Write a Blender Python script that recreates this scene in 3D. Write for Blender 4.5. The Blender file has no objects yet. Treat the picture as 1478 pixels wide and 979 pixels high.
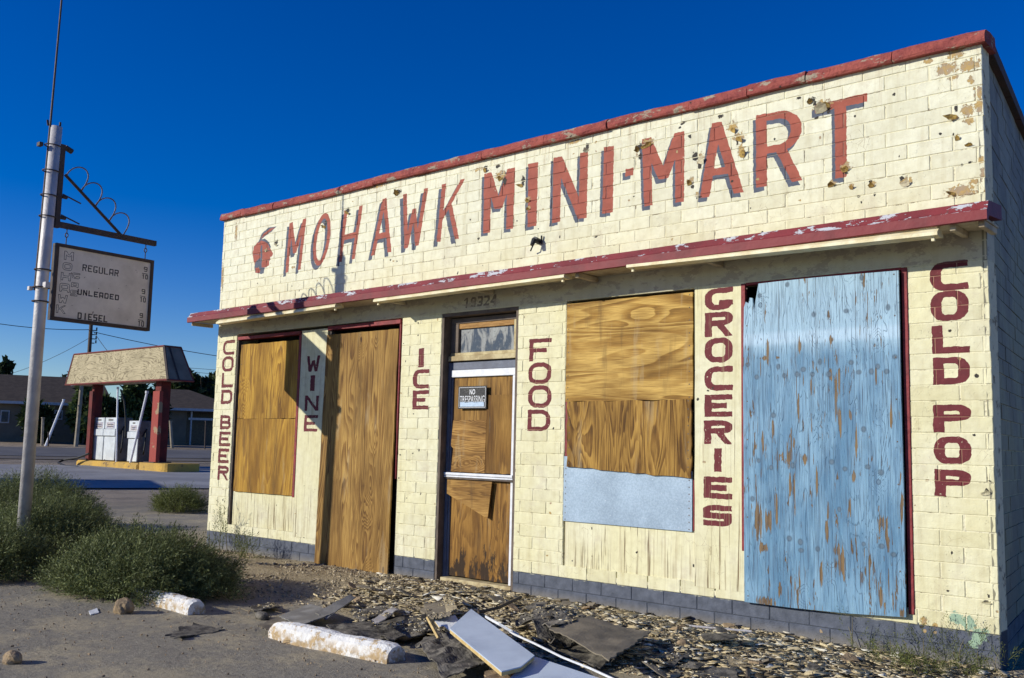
import bpy, math, random
import numpy as np
from mathutils import Matrix, Vector
random.seed(7); RS = np.random.RandomState(11)
sc = bpy.context.scene; COL = sc.collection

# ------------------------------------------------------------------ camera
CO = np.array([1.80897, -7.0021, 1.36758])
CR = np.array([0.75797772, 0.65189098, 0.02253731]); CU = np.array([0.05452732, -0.09775587, 0.99371553])
CF = np.array([-0.64999735, 0.75198533, 0.10964264]); FPX = 1401.886
cam = bpy.data.cameras.new('camera'); camo = bpy.data.objects.new('camera', cam); COL.objects.link(camo)
m = Matrix.Identity(4)
for i in range(3):
    m[i][0] = CR[i]; m[i][1] = CU[i]; m[i][2] = -CF[i]; m[i][3] = CO[i]
camo.matrix_world = m
cam.sensor_width = 36; cam.lens = FPX/1478*36; cam.clip_end = 9000; cam.clip_start = .05
sc.camera = camo
# ------------------------------------------------------------------ sky and sun
SUN_EL, SUN_AZ = math.radians(21.5), math.radians(54.3)     # travel azimuth from +x towards +y
sd = Vector((math.cos(SUN_EL)*math.cos(SUN_AZ), math.cos(SUN_EL)*math.sin(SUN_AZ), -math.sin(SUN_EL)))
w = bpy.data.worlds.new('World'); sc.world = w; w.use_nodes = True
wn = w.node_tree; bg = wn.nodes['Background']
sky = wn.nodes.new('ShaderNodeTexSky'); sky.sky_type = 'NISHITA'; sky.sun_disc = False
sky.sun_elevation = SUN_EL; sky.sun_rotation = math.atan2(-sd.x, -sd.y)
sky.altitude = 1200; sky.air_density = 1.0; sky.dust_density = 0.5; sky.ozone_density = 4.0
hs = wn.nodes.new('ShaderNodeHueSaturation'); hs.inputs['Saturation'].default_value = 1.42; hs.inputs['Value'].default_value = 1.2
hs.inputs['Hue'].default_value = 0.522
wn.links.new(sky.outputs[0], hs.inputs['Color']); wn.links.new(hs.outputs[0], bg.inputs[0]); bg.inputs[1].default_value = 0.10
sl = bpy.data.lights.new('sun', 'SUN'); sl.energy = 4.7; sl.angle = math.radians(.5); sl.color = (1.0, .95, .83)
so = bpy.data.objects.new('sun', sl); COL.objects.link(so); so.rotation_euler = sd.to_track_quat('-Z', 'Y').to_euler(); so.location = (-20, -30, 20)
vs = sc.view_settings; vs.view_transform = 'Standard'; vs.look = 'None'; vs.exposure = 0.0; vs.gamma = 1; vs.use_curve_mapping = False

# ------------------------------------------------------------------ pixel of the photograph -> place in the world
def ray(x, y): return CF + (x-739)/FPX*CR + (489.5-y)/FPX*CU
def W(x, y, yy=0.):
    d = ray(x, y); return CO + d*((yy-CO[1])/d[1])
def WX(x, y, xx):
    d = ray(x, y); return CO + d*((xx-CO[0])/d[0])
def G(x, y, z=0.):
    d = ray(x, y); return CO + d*((z-CO[2])/d[2])
TV = np.array([-0.9071, 0.4210])
def Tt(x, y, T):
    d = ray(x, y); return CO + d*(T/(d[:2]@TV))
def prof(t): return np.interp(t, [-500, 20, 28, 35, 50, 62, 70, 90, 3000], [0, 0, .09, .22, .37, .74, .96, 1.1, 1.2])
def sstep(x): x = np.clip(x, 0, 1); return x*x*(3-2*x)
_lat = RS.rand(256, 256)
def vnoise(x, y, s):
    x = np.asarray(x, float)*s; y = np.asarray(y, float)*s
    xi = np.floor(x).astype(int); yi = np.floor(y).astype(int); fx = sstep(x-xi); fy = sstep(y-yi)
    a = _lat[xi % 256, yi % 256]; b = _lat[(xi+1) % 256, yi % 256]; c = _lat[xi % 256, (yi+1) % 256]; d = _lat[(xi+1) % 256, (yi+1) % 256]
    return (a*(1-fx)+b*fx)*(1-fy)+(c*(1-fx)+d*fx)*fy - .5
def gz(x, y):
    x = np.asarray(x, float); y = np.asarray(y, float)
    t = (x-CO[0])*TV[0]+(y-CO[1])*TV[1]
    z = prof(t)
    near = np.exp(-((x+4)/9)**2-((y+2)/5)**2)
    z = z + near*(.02*vnoise(x, y, .8)+.012*vnoise(x+9, y, 3))
    dirt = sstep((y+1.9)/.8)*sstep((.6-y)/.3)*sstep((x+11)/2)*(1-sstep((x-1.5)/2))
    z = z + dirt*(.02*vnoise(x, y, 5)+.012*vnoise(x, y, 14)+.03*np.exp(-((x+6)/2.2)**2))
    z = z + .12*np.exp(-((x+3.9)/1.5)**2-((y+.95)/.55)**2) + .08*np.exp(-((x+1.9)/1.3)**2-((y+1.0)/.6)**2)
    return z

# ------------------------------------------------------------------ mesh helpers
ORG = {}
def setp(o, label=None, cat=None, group=None, kind=None):
    for k, v in (('label', label), ('category', cat), ('group', group), ('kind', kind)):
        if v: o[k] = v
    return o
def thing(name, loc, label, cat, group=None):
    o = bpy.data.objects.new(name, None); COL.objects.link(o); o.location = loc; o.empty_display_size = .2
    ORG[o.name] = np.array(loc, float)
    return setp(o, label, cat, group)
class MB:
    def __init__(s): s.v = []; s.f = []; s.n = 0
    def add(s, vs, fs):
        s.v.append(np.asarray(vs, float).reshape(-1, 3)); n = s.n
        s.f.extend([[i+n for i in f] for f in fs]); s.n += len(s.v[-1])
    def box(s, x0, x1, y0, y1, z0, z1):
        s.add([(x0,y0,z0),(x1,y0,z0),(x1,y1,z0),(x0,y1,z0),(x0,y0,z1),(x1,y0,z1),(x1,y1,z1),(x0,y1,z1)],
              [(0,3,2,1),(4,5,6,7),(0,1,5,4),(1,2,6,5),(2,3,7,6),(3,0,4,7)])
    def bbox(s, x0, x1, y0, y1, z0, z1, b=.004):   # box with chamfered edges
        b = min(b, (x1-x0)*.3, (y1-y0)*.3, (z1-z0)*.3)
        X = (x0, x0+b, x1-b, x1); Y = (y0, y0+b, y1-b, y1); Z = (z0, z0+b, z1-b, z1); V = []; idx = {}
        def vid(i, j, k):
            if (i, j, k) not in idx: idx[(i, j, k)] = len(V); V.append((X[i], Y[j], Z[k]))
            return idx[(i, j, k)]
        F = []
        for s0, a in ((0, 1), (3, 2)):
            F.append([vid(s0,1,1), vid(s0,1,2), vid(s0,2,2), vid(s0,2,1)] if s0 == 0 else [vid(3,1,1), vid(3,2,1), vid(3,2,2), vid(3,1,2)])
            F.append([vid(1,s0,1), vid(2,s0,1), vid(2,s0,2), vid(1,s0,2)] if s0 == 0 else [vid(1,3,1), vid(1,3,2), vid(2,3,2), vid(2,3,1)])
            F.append([vid(1,1,s0), vid(1,2,s0), vid(2,2,s0), vid(2,1,s0)] if s0 == 0 else [vid(1,1,3), vid(2,1,3), vid(2,2,3), vid(1,2,3)])
        for i in (0, 3):
            for j in (0, 3):
                ii = 1 if i == 0 else 2; jj = 1 if j == 0 else 2
                F.append([vid(i,jj,1), vid(i,jj,2), vid(ii,j,2), vid(ii,j,1)])
                F.append([vid(i,1,jj), vid(i,2,jj), vid(ii,2,j), vid(ii,1,j)])
                F.append([vid(1,i,jj), vid(2,i,jj), vid(2,ii,j), vid(1,ii,j)])
        for i in (0, 3):
            for j in (0, 3):
                for k in (0, 3):
                    ii = 1 if i == 0 else 2; jj = 1 if j == 0 else 2; kk = 1 if k == 0 else 2
                    F.append([vid(i,jj,kk), vid(ii,j,kk), vid(ii,jj,k)])
        s.add(V, F)
    def tube(s, pts, r, n=8, r2=None, caps=True):
        pts = [Vector(p) for p in pts]; k = len(pts); r2 = r if r2 is None else r2
        V = []; F = []; up = Vector((0.03, 0.02, 1))
        prev = None
        for i, p in enumerate(pts):
            t = (pts[min(i+1, k-1)]-pts[max(i-1, 0)]).normalized()
            if prev is None:
                a = t.cross(up)
                if a.length < .15: a = t.cross(Vector((1, 0, 0)))
            else: a = prev - t*prev.dot(t)
            a.normalize(); prev = a; b = t.cross(a); rr = r+(r2-r)*i/max(k-1, 1)
            for j in range(n):
                an = 2*math.pi*j/n; V.append(p+a*(math.cos(an)*rr)+b*(math.sin(an)*rr))
        for i in range(k-1):
            for j in range(n):
                F.append((i*n+j, i*n+(j+1) % n, (i+1)*n+(j+1) % n, (i+1)*n+j))
        if caps: F.append(tuple(range(n-1, -1, -1))); F.append(tuple((k-1)*n+j for j in range(n)))
        s.add([tuple(v) for v in V], F)
    def prism(s, poly, d):          # poly: 3d points, extruded by vector d
        n = len(poly); P = np.asarray(poly, float); d = np.asarray(d, float)
        s.add(np.vstack([P, P+d]), [tuple(range(n))]+[tuple(range(2*n-1, n-1, -1))]+[((i+1) % n, i, i+n, (i+1) % n+n) for i in range(n)])
    def build(s, name, mat, parent=None, smooth=False, kind=None, label=None):
        me = bpy.data.meshes.new(name); V = np.vstack(s.v)
        org = np.zeros(3); p = parent
        while p is not None:
            if p.name in ORG: org = ORG[p.name]
            p = p.parent
        me.from_pydata((V-org).tolist(), [], s.f)
        me.materials.append(mat); me.update()
        import bmesh
        if len(me.polygons) < 60000:
            bm = bmesh.new(); bm.from_mesh(me); bmesh.ops.recalc_face_normals(bm, faces=bm.faces); bm.to_mesh(me); bm.free()
        if smooth: me.polygons.foreach_set('use_smooth', [True]*len(me.polygons))
        o = bpy.data.objects.new(name, me); COL.objects.link(o)
        if parent: o.parent = parent
        if kind: o['kind'] = kind
        if label: o['label'] = label
        return o
def bigmesh(name, V, Q, mat, parent=None, smooth=False, kind=None):
    """fast quads/tris: V (n,3), Q (m,k)"""
    org = np.zeros(3); p = parent
    while p is not None:
        if p.name in ORG: org = ORG[p.name]
        p = p.parent
    me = bpy.data.meshes.new(name); V = np.ascontiguousarray(V-org, dtype=np.float32); Q = np.ascontiguousarray(Q, dtype=np.int32)
    m_, k_ = Q.shape
    me.vertices.add(len(V)); me.vertices.foreach_set('co', V.ravel())
    me.loops.add(m_*k_); me.loops.foreach_set('vertex_index', Q.ravel())
    me.polygons.add(m_); me.polygons.foreach_set('loop_start', np.arange(0, m_*k_, k_, dtype=np.int32))
    me.polygons.foreach_set('loop_total', np.full(m_, k_, dtype=np.int32))
    if smooth: me.polygons.foreach_set('use_smooth', np.ones(m_, dtype=bool))
    me.update(calc_edges=True); me.validate(); me.materials.append(mat)
    o = bpy.data.objects.new(name, me); COL.objects.link(o)
    if parent: o.parent = parent
    if kind: o['kind'] = kind
    return o

# ------------------------------------------------------------------ material helpers
class NT:
    def __init__(s, name, rough=.85, spec=.25, metal=0.):
        s.m = bpy.data.materials.new(name); s.m.use_nodes = True; s.t = s.m.node_tree; s.b = s.t.nodes['Principled BSDF']
        s.b.inputs['Roughness'].default_value = rough; s.b.inputs['Specular IOR Level'].default_value = spec; s.b.inputs['Metallic'].default_value = metal
    def nd(s, t): return s.t.nodes.new('ShaderNode'+t)
    def put(s, sock, v):
        if hasattr(v, 'links') or hasattr(v, 'is_output'): s.t.links.new(v, sock)
        elif isinstance(v, (tuple, list)) and len(v) == 3 and sock.type == 'RGBA': sock.default_value = (*v, 1)
        else: sock.default_value = v
    def pos(s): return s.nd('NewGeometry').outputs['Position']
    def rnd(s): return s.nd('NewGeometry').outputs['Random Per Island']
    def ornd(s): return s.nd('ObjectInfo').outputs['Random']
    def nrm(s): return s.nd('NewGeometry').outputs['Normal']
    def xyz(s, v):
        n = s.nd('SeparateXYZ'); s.put(n.inputs[0], v); return n.outputs
    def comb(s, x, y, z):
        n = s.nd('CombineXYZ')
        for i, v in enumerate((x, y, z)): s.put(n.inputs[i], v)
        return n.outputs[0]
    def ma(s, op, a, b=0., c=0., clamp=False):
        n = s.nd('Math'); n.operation = op; n.use_clamp = clamp
        for i, v in enumerate((a, b, c)): s.put(n.inputs[i], v)
        return n.outputs[0]
    def mp(s, v, sc=(1, 1, 1), loc=(0, 0, 0)):
        n = s.nd('Mapping'); s.put(n.inputs[0], v); n.inputs['Scale'].default_value = sc; n.inputs['Location'].default_value = loc; return n.outputs[0]
    def noise(s, v, scale=5., det=3., rough=.55, dist=0.):
        n = s.nd('TexNoise'); s.put(n.inputs['Vector'], v); n.inputs['Scale'].default_value = scale; n.inputs['Detail'].default_value = det
        n.inputs['Roughness'].default_value = rough; n.inputs['Distortion'].default_value = dist; return n.outputs['Fac']
    def vor(s, v, scale=5., out='Distance', feat='F1', rnd=1.):
        n = s.nd('TexVoronoi'); n.feature = feat; s.put(n.inputs['Vector'], v); n.inputs['Scale'].default_value = scale; n.inputs['Randomness'].default_value = rnd; return n.outputs[out]
    def mix(s, f, a, b):
        n = s.nd('Mix'); n.data_type = 'RGBA'; s.put(n.inputs[0], f); s.put(n.inputs[6], a); s.put(n.inputs[7], b); return n.outputs[2]
    def mul(s, a, b, f=1.):
        n = s.nd('Mix'); n.data_type = 'RGBA'; n.blend_type = 'MULTIPLY'; s.put(n.inputs[0], f); s.put(n.inputs[6], a); s.put(n.inputs[7], b); return n.outputs[2]
    def ss(s, v, a, b):             # smooth 0..1 between a and b
        n = s.nd('MapRange'); n.interpolation_type = 'SMOOTHSTEP'; s.put(n.inputs[0], v); n.inputs[1].default_value = a; n.inputs[2].default_value = b; return n.outputs[0]
    def ramp(s, v, st):
        n = s.nd('ValToRGB'); s.put(n.inputs[0], v); e = n.color_ramp.elements
        e[0].position = st[0][0]; e[0].color = (*st[0][1], 1); e[1].position = st[-1][0]; e[1].color = (*st[-1][1], 1)
        for p, c in st[1:-1]: q = e.new(p); q.color = (*c, 1)
        return n.outputs[0]
    def img(s, v, im, ext='CLIP'):
        n = s.nd('TexImage'); n.image = im; n.extension = ext; n.interpolation = 'Linear'; s.put(n.inputs[0], v); return n
    def bump(s, h, d=.01, st=1., nin=None):
        n = s.nd('Bump'); s.put(n.inputs['Height'], h); n.inputs['Distance'].default_value = d; n.inputs['Strength'].default_value = st
        if nin is not None: s.put(n.inputs['Normal'], nin)
        return n.outputs[0]
    def end(s, col, bump=None, rough=None):
        s.put(s.b.inputs['Base Color'], col)
        if bump is not None: s.put(s.b.inputs['Normal'], bump)
        if rough is not None: s.put(s.b.inputs['Roughness'], rough)
        return s.m

# ------------------------------------------------------------------ painted lettering, drawn as masks
def rr(u, v, x0, y0, x1, y1, rx, ry, cs='1111'):
    ins = (u >= x0) & (u <= x1) & (v >= y0) & (v <= y1)
    if rx <= 0 or ry <= 0: return ins
    for k, (cx, cy, sx, sy) in enumerate(((x0+rx, y0+ry, -1, -1), (x1-rx, y0+ry, 1, -1), (x1-rx, y1-ry, 1, 1), (x0+rx, y1-ry, -1, 1))):
        if cs[k] == '1':
            c = ((u-cx)*sx > 0) & ((v-cy)*sy > 0) & (((u-cx)/rx)**2+((v-cy)/ry)**2 > 1); ins = ins & ~c
    return ins
def ring(u, v, x0, y0, x1, y1, sx, sy, r, cs='1111'):
    ax = (x1-x0)*r; ay = (y1-y0)*r
    return rr(u, v, x0, y0, x1, y1, ax, ay, cs) & ~rr(u, v, x0+sx, y0+sy, x1-sx, y1-sy, max(ax-sx, .02), max(ay-sy, .02), cs)
def glyph(ch, u, v, sx, sy, r=.42):
    R_ = lambda a, b, c, d: (u >= a) & (u <= c) & (v >= b) & (v <= d)
    D = lambda x0, y0, x1, y1, wd: (np.abs(u-(x0+(v-y0)/(y1-y0)*(x1-x0))) <= wd/2) & (v >= min(y0, y1)) & (v <= max(y0, y1))
    h = sx/2; L = R_(0, 0, sx, 1); Rt = R_(1-sx, 0, 1, 1); B = R_(0, 1-sy, 1, 1); T = R_(0, 0, 1, sy)
    if ch == 'I': return R_(0, 0, 1, 1)
    if ch == 'L': return L | B
    if ch == 'T': return T | R_(.5-h, 0, .5+h, 1)
    if ch == 'E': return L | B | T | R_(0, .5-sy/2, .8, .5+sy/2)
    if ch == 'F': return L | T | R_(0, .42, .78, .42+sy)
    if ch == 'H': return L | Rt | R_(0, .5-sy/2, 1, .5+sy/2)
    if ch == 'M': return L | Rt | D(h, 0, .5, .62, sx*1.1) | D(1-h, 0, .5, .62, sx*1.1)
    if ch == 'N': return L | Rt | D(h, 0, 1-h, 1, sx*1.15)
    if ch == 'W': return D(h, 0, .27, 1, sx) | D(.27, 1, .5, .3, sx) | D(.5, .3, .73, 1, sx) | D(.73, 1, 1-h, 0, sx)
    if ch == 'K': return L | D(1-h, 0, h, .62, sx) | D(.42, .36, 1-h, 1, sx)
    if ch == 'A': return D(.5, 0, h, 1, sx) | D(.5, 0, 1-h, 1, sx) | (R_(0, .62, 1, .62+sy) & (np.abs(u-.5) < .5*v))
    if ch == 'a': return (ring(u, v, 0, 0, 1, 1, sx, sy, r*.7, '1100') & ~R_(sx, 1-sy, 1-sx, 1)) | R_(0, .55, 1, .55+sy)
    if ch in 'O0': return ring(u, v, 0, 0, 1, 1, sx, sy, r)
    if ch == 'D': return ring(u, v, 0, 0, 1, 1, sx, sy, r, '0110')
    if ch == 'C': return ring(u, v, 0, 0, 1, 1, sx, sy, r, '1001') & ~((u > 1-sx*1.05) & (v > sy) & (v < 1-sy))
    if ch == 'G': return (ring(u, v, 0, 0, 1, 1, sx, sy, r, '1011') & ~((u > 1-sx*1.05) & (v > sy) & (v < .55))) | R_(.5, .55, 1, .55+sy)
    if ch == 'U': return ring(u, v, 0, 0, 1, 1, sx, sy, r, '0011') & ~R_(sx, 0, 1-sx, sy*1.1)
    if ch == 'P': return L | ring(u, v, 0, 0, 1, .6, sx, sy, r, '0110')
    if ch == 'R': return L | ring(u, v, 0, 0, 1, .56, sx, sy, r, '0110') | D(.55, .54, 1-h, 1, sx)
    if ch == 'B': return L | ring(u, v, 0, 0, .93, .5+sy/2, sx, sy, r, '0110') | ring(u, v, 0, .5-sy/2, 1, 1, sx, sy, r, '0110')
    if ch == 'S': return (ring(u, v, 0, 0, 1, .5+sy/2, sx, sy, r, '1001') & ~((u > 1-sx) & (v > sy) & (v < .5-sy/2))) | (ring(u, v, 0, .5-sy/2, 1, 1, sx, sy, r, '0110') & ~((u < sx) & (v > .5+sy/2) & (v < 1-sy)))
    if ch == '1': return R_(.4, 0, .4+sx, 1) | (D(.4+h, 0, .1, .28, sx*.8))
    if ch == '9': return ring(u, v, 0, 0, 1, .6, sx, sy, r) | R_(1-sx, .2, 1, 1-sy) | R_(.1, 1-sy, 1-sx*.3, 1)
    if ch == '3': return R_(0, 0, .9, sy) | R_(.3, .46, .9, .46+sy) | R_(0, 1-sy, .9, 1) | R_(1-sx, sy*.5, 1, .47) | R_(1-sx, .52, 1, 1-sy*.5)
    if ch == '2': return R_(0, 0, .9, sy) | R_(1-sx, sy*.4, 1, .5) | D(1-h, .45, h, 1-sy*.6, sx) | B
    if ch == '4': return D(.75, 0, h*1.2, .66, sx) | R_(0, .6, 1, .6+sy) | R_(.62, 0, .62+sx, 1)
    return R_(0, 0, 1, 1)
class Mask:
    """four-channel mask over a rectangle (a0..a1, b0..b1), res metres per texel"""
    def __init__(s, a0, a1, b0, b1, res):
        s.a0, s.a1, s.b0, s.b1 = a0, a1, b0, b1; s.w = int((a1-a0)/res); s.h = int((b1-b0)/res)
        s.d = np.zeros((4, s.h, s.w), np.float32); s.res = res
    def win(s, x0, x1, y0, y1, ssm=2):
        i0 = max(int((x0-s.a0)/s.res)-1, 0); i1 = min(int((x1-s.a0)/s.res)+2, s.w); j0 = max(int((y0-s.b0)/s.res)-1, 0); j1 = min(int((y1-s.b0)/s.res)+2, s.h)
        xs = s.a0+(np.arange(i0*ssm, i1*ssm)+.5)*s.res/ssm; ys = s.b0+(np.arange(j0*ssm, j1*ssm)+.5)*s.res/ssm
        X, Y = np.meshgrid(xs, ys); return (slice(j0, j1), slice(i0, i1)), X, Y
    def put(s, ch, sl, msk, ssm=2, val=1.):
        h, w_ = msk.shape; a = msk.reshape(h//ssm, ssm, w_//ssm, ssm).mean((1, 3)).astype(np.float32)*val
        s.d[ch][sl] = np.maximum(s.d[ch][sl], a)
    def letter(s, ch, c, Q, st, ty, r=.42, off=(0, 0), outline=False):
        Q = np.array(Q, float)+np.array(off)         # TL TR BR BL in plane coordinates
        sl, X, Y = s.win(Q[:, 0].min(), Q[:, 0].max(), Q[:, 1].min(), Q[:, 1].max())
        # inverse of the quad by a homography
        A = []; bb = []
        for (x, y), (u, v) in zip(Q, ((0, 0), (1, 0), (1, 1), (0, 1))):
            A.append([x, y, 1, 0, 0, 0, -u*x, -u*y]); bb.append(u); A.append([0, 0, 0, x, y, 1, -v*x, -v*y]); bb.append(v)
        H = np.linalg.solve(np.array(A), np.array(bb)); dn = H[6]*X+H[7]*Y+1; u = (H[0]*X+H[1]*Y+H[2])/dn; v = (H[3]*X+H[4]*Y+H[5])/dn
        wd = np.hypot(*(Q[1]-Q[0])); hg = np.hypot(*(Q[3]-Q[0]))
        g = glyph(c, u, v, st/wd, ty/hg, r) & (u >= 0) & (u <= 1) & (v >= 0) & (v <= 1)
        if outline:
            e = g.copy()
            for k in range(1, 6):
                for a, b in ((k, 0), (-k, 0), (0, k), (0, -k)): e &= np.roll(g, (a, b), (0, 1))
            g = g & ~e
        s.put(ch, sl, g)
    def over(s, ch, P, other):
        s.poly(ch, P); P = np.array(P, float); sl, X, Y = s.win(P[:, 0].min(), P[:, 0].max(), P[:, 1].min(), P[:, 1].max())
        k = s.d[ch].copy(); s.d[ch][:] = 0; s.poly(ch, P); m_ = s.d[ch] > .5; s.d[ch] = np.maximum(k, s.d[ch]); s.d[other][m_] = 0
    def poly(s, ch, P, val=1.):
        P = np.array(P, float); sl, X, Y = s.win(P[:, 0].min(), P[:, 0].max(), P[:, 1].min(), P[:, 1].max())
        ins = np.zeros(X.shape, bool)
        for i in range(len(P)):
            (x0, y0), (x1, y1) = P[i], P[(i+1) % len(P)]
            c = ((y0 > Y) != (y1 > Y)) & (X < (x1-x0)*(Y-y0)/(y1-y0+1e-12)+x0); ins ^= c
        s.put(ch, sl, ins, val=val)
    def blob(s, ch, x, y, rx, ry, val=1.):
        sl, X, Y = s.win(x-2*rx, x+2*rx, y-2*ry, y+2*ry); d = np.sqrt(((X-x)/rx)**2+((Y-y)/ry)**2)
        s.put(ch, sl, np.clip(1.15-d*.65, 0, 1), val=val)
    def image(s, name):
        im = bpy.data.images.new(name, s.w, s.h, alpha=True, float_buffer=False); im.colorspace_settings.name = 'Non-Color'; im.alpha_mode = 'CHANNEL_PACKED'
        im.pixels.foreach_set(np.ascontiguousarray(np.moveaxis(s.d, 0, 2)).ravel().astype(np.float32)); im.update(); im.pack(); return im
def wp(x, y): p = W(x, y); return (p[0], p[2])
FM = Mask(-9.4, 0.0, 0.0, 4.4, .004)
def wall_letter(c, quad, st, ty, shade=None, r=.42):
    Q = [wp(*q) for q in quad]
    if shade: FM.letter(1, c, Q, st, ty, r, off=shade)
    FM.letter(0, c, Q, st, ty, r)
for c, q in (('M', ((418,322),(442.6,315),(434,389),(412,394))), ('O', ((457,310),(481.5,305),(471.5,381),(448.5,386))), ('H', ((497,304),(524,296),(512,374),(489,379))),
             ('A', ((540.5,290.5),(570,282.5),(565,363.7),(535.6,369.5))), ('W', ((581.6,281),(618,271),(611,352),(577,361))), ('K', ((638,266.5),(671.5,258),(662.7,344.6),(630,350)))):
    wall_letter(c, q, .062, .065, shade=(-.045, -.045), r=.5)
for c, q in (('M', ((698.9,251),(743.5,241.8),(740.5,330),(697.6,337))), ('I', ((762.6,236.4),(776.8,234.2),(774.4,326),(761.4,328.3))), ('N', ((798.9,227.8),(849,219),(846.7,314.4),(797,322.2))),
             ('I', ((871.7,213),(886,210.6),(884.7,306.5),(869.3,308.7))), ('I', ((902.9,244.5),(914.6,242.3),(914,253),(902.4,255.2)))):
    wall_letter(c, q, .095, .08, shade=(-.03, -.03))
for c, q in (('M', ((926.5,201),(987.9,189.5),(987.4,290.7),(929.9,298))), ('A', ((1003,183),(1067,171),(1073.7,277.5),(1010.3,286))), ('R', ((1091,167),(1157,154.5),(1158.7,260.3),(1091.6,271.5))), ('T', ((1176,152),(1252,134.5),(1252,251),(1178,262)))):
    wall_letter(c, q, .092, .062, shade=(-.025, -.035), r=.5)
def vword(lst, st, ty, r=.4):
    for c, x0, x1, y0, y1 in lst:
        a = wp(x0, y0); b = wp(x1, y1); FM.letter(0, c, ((a[0], a[1]), (b[0], a[1]), (b[0], b[1]), (a[0], b[1])), st, ty, r)
vword([('C',1341.6,1397.5,380,417),('O',1342.7,1398.5,422,461.5),('L',1344.5,1400,471,509),('D',1346,1400.5,516.6,554.5),('P',1346.5,1402.7,584.4,624.5),('O',1347.5,1402.7,630,671),('P',1348.3,1402.2,677.2,719)], .075, .045)
vword([('G',1017.7,1058.4,418,446),('R',1017.5,1058,452,485),('O',1017.5,1058,489,522.5),('C',1017.3,1058,530,563.5),('E',1017,1057.5,570,602),('R',1016.5,1057.5,607,641.5),('I',1031,1042,647,681.5),('E',1016,1057,687.5,721.5),('S',1015,1056.5,728,761.5)], .066, .045)
vword([('F',764.5,796,490,520.5),('O',763,795.6,524.4,554),('O',762.8,795.4,557,588.5),('D',761.7,794,591.6,622.6)], .05, .04)
vword([('I',604.5,611.5,503,530),('C',596.5,619,534,560.5),('E',596,618.5,564,591)], .062, .04)
vword([('C',322.5,338,492,511.8),('O',321.3,336.8,515,536.2),('L',320.5,336,538.5,559.3),('D',319.6,335,563,583.3),('B',318.4,332.7,599.4,620),('E',317,332,623,644.6),('E',315.5,330,647.3,669),('R',314.7,329.4,672,693.8)], .05, .04)
vword([('W',443.8,462,514.4,536),('I',449,454.5,542,564.6),('N',441,460,571.6,593.2),('E',440,458.6,599.4,623.4)], .05, .035)
for i, c in enumerate('19324'):
    x0 = 669+i*9.7; y0 = 430.5-i*1.1; a = wp(x0, y0); b = wp(x0+7.6, y0+13.5)
    FM.letter(2, c, ((a[0]+.01, a[1]), (b[0]+.01, a[1]), (b[0], b[1]), (a[0], b[1])), .025, .021, .45)
# the painted head with a feather
def crp(pts, ox, oy, k): return [wp(ox+x/k, oy+y/k) for x, y in pts]
HD = lambda pts: crp(pts, 360, 280, 6.994)
FM.poly(1, HD([(95,475),(125,400),(195,338),(275,330),(225,380),(135,445),(105,475)]))
FM.poly(0, HD([(112,455),(140,405),(205,352),(262,340),(215,375),(140,432)]))
FM.poly(1, HD([(85,490),(110,462),(155,452),(198,485),(218,535),(205,560),(30,620),(45,530)]))
FM.poly(0, HD([(30,600),(48,530),(90,480),(120,470),(150,480),(185,500),(205,540),(237,600),(230,628),(208,640),(212,660),(200,682),(196,725),(155,742),(118,745),(60,750),(48,700)]))
FM.over(1, HD([(118,520),(132,520),(130,600),(122,740),(155,742),(146,800),(122,812),(60,795),(50,745),(60,690),(112,640),(112,560)]), 0)
FM.over(0, HD([(60,745),(90,745),(112,775),(100,800),(62,795)]), 1)
FM.over(1, HD([(85,490),(110,462),(155,452),(198,485),(216,535),(206,520),(180,488),(150,472),(112,476),(80,505)]), 0); FM.over(1, HD([(165,568),(200,566),(202,573),(168,580)]), 0); FM.over(1, HD([(185,665),(212,660),(211,666),(187,672)]), 0); FM.over(1, HD([(175,545),(207,540),(208,545),(178,550)]), 0); FM.over(1, HD([(120,620),(36,612),(36,607),(120,614)]), 0)
# peeled patches: channel 2 = plaster or bare block showing, channel 3 = dark holes and curled edges
def blobs(ch, lst):
    for x, y, rx, ry in lst:
        a = wp(x, y); b = wp(x+rx, y); c = wp(x, y-ry); FM.blob(ch, a[0], a[1], abs(b[0]-a[0]), abs(c[1]-a[1]))
PEEL = [(1379,77,14,9),(1366,99,17,9),(1398,95,18,9),(1376,112,10,4),(1402,116,7,6),(1412,134,9,10),(1416,152,11,12),(1396,160,11,10),(1399,173,9,6),(1382,197,4,4),(1417,231,6,6),(1421,249,7,8),(1388,276,26,9),(1408,262,9,5),(1424,277,5,6),(1340,88,7,5),
        (1188,153,15,9),(1221,241,9,7),(1201,265,6,5),(1229,269,4,5),(1259,265,6,5),(1308,262,9,7),(935,206,12,6),(1010,228,7,8),(1057,183,8,7),(1066,198,9,6),(1070,217,6,10),(997,261,5,6),(1006,281,4,4),(723,254,8,8),(762,288,4,5),(763,300,4,3),(384,361,3,2.5),
        (1185,912,3,3),(1333,896,5,8),(1350,902,4,5),(1334,911,3,4),(1350,913,3,3),(424,386,3,2),(385,298,12,4),(350,296,8,5),(341,335,2,14),(322,305,4,6),(540,270,20,3),(610,252,14,3),(690,245,8,3),(830,205,10,3),(321,400,2,20)]
blobs(2, PEEL)
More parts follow.
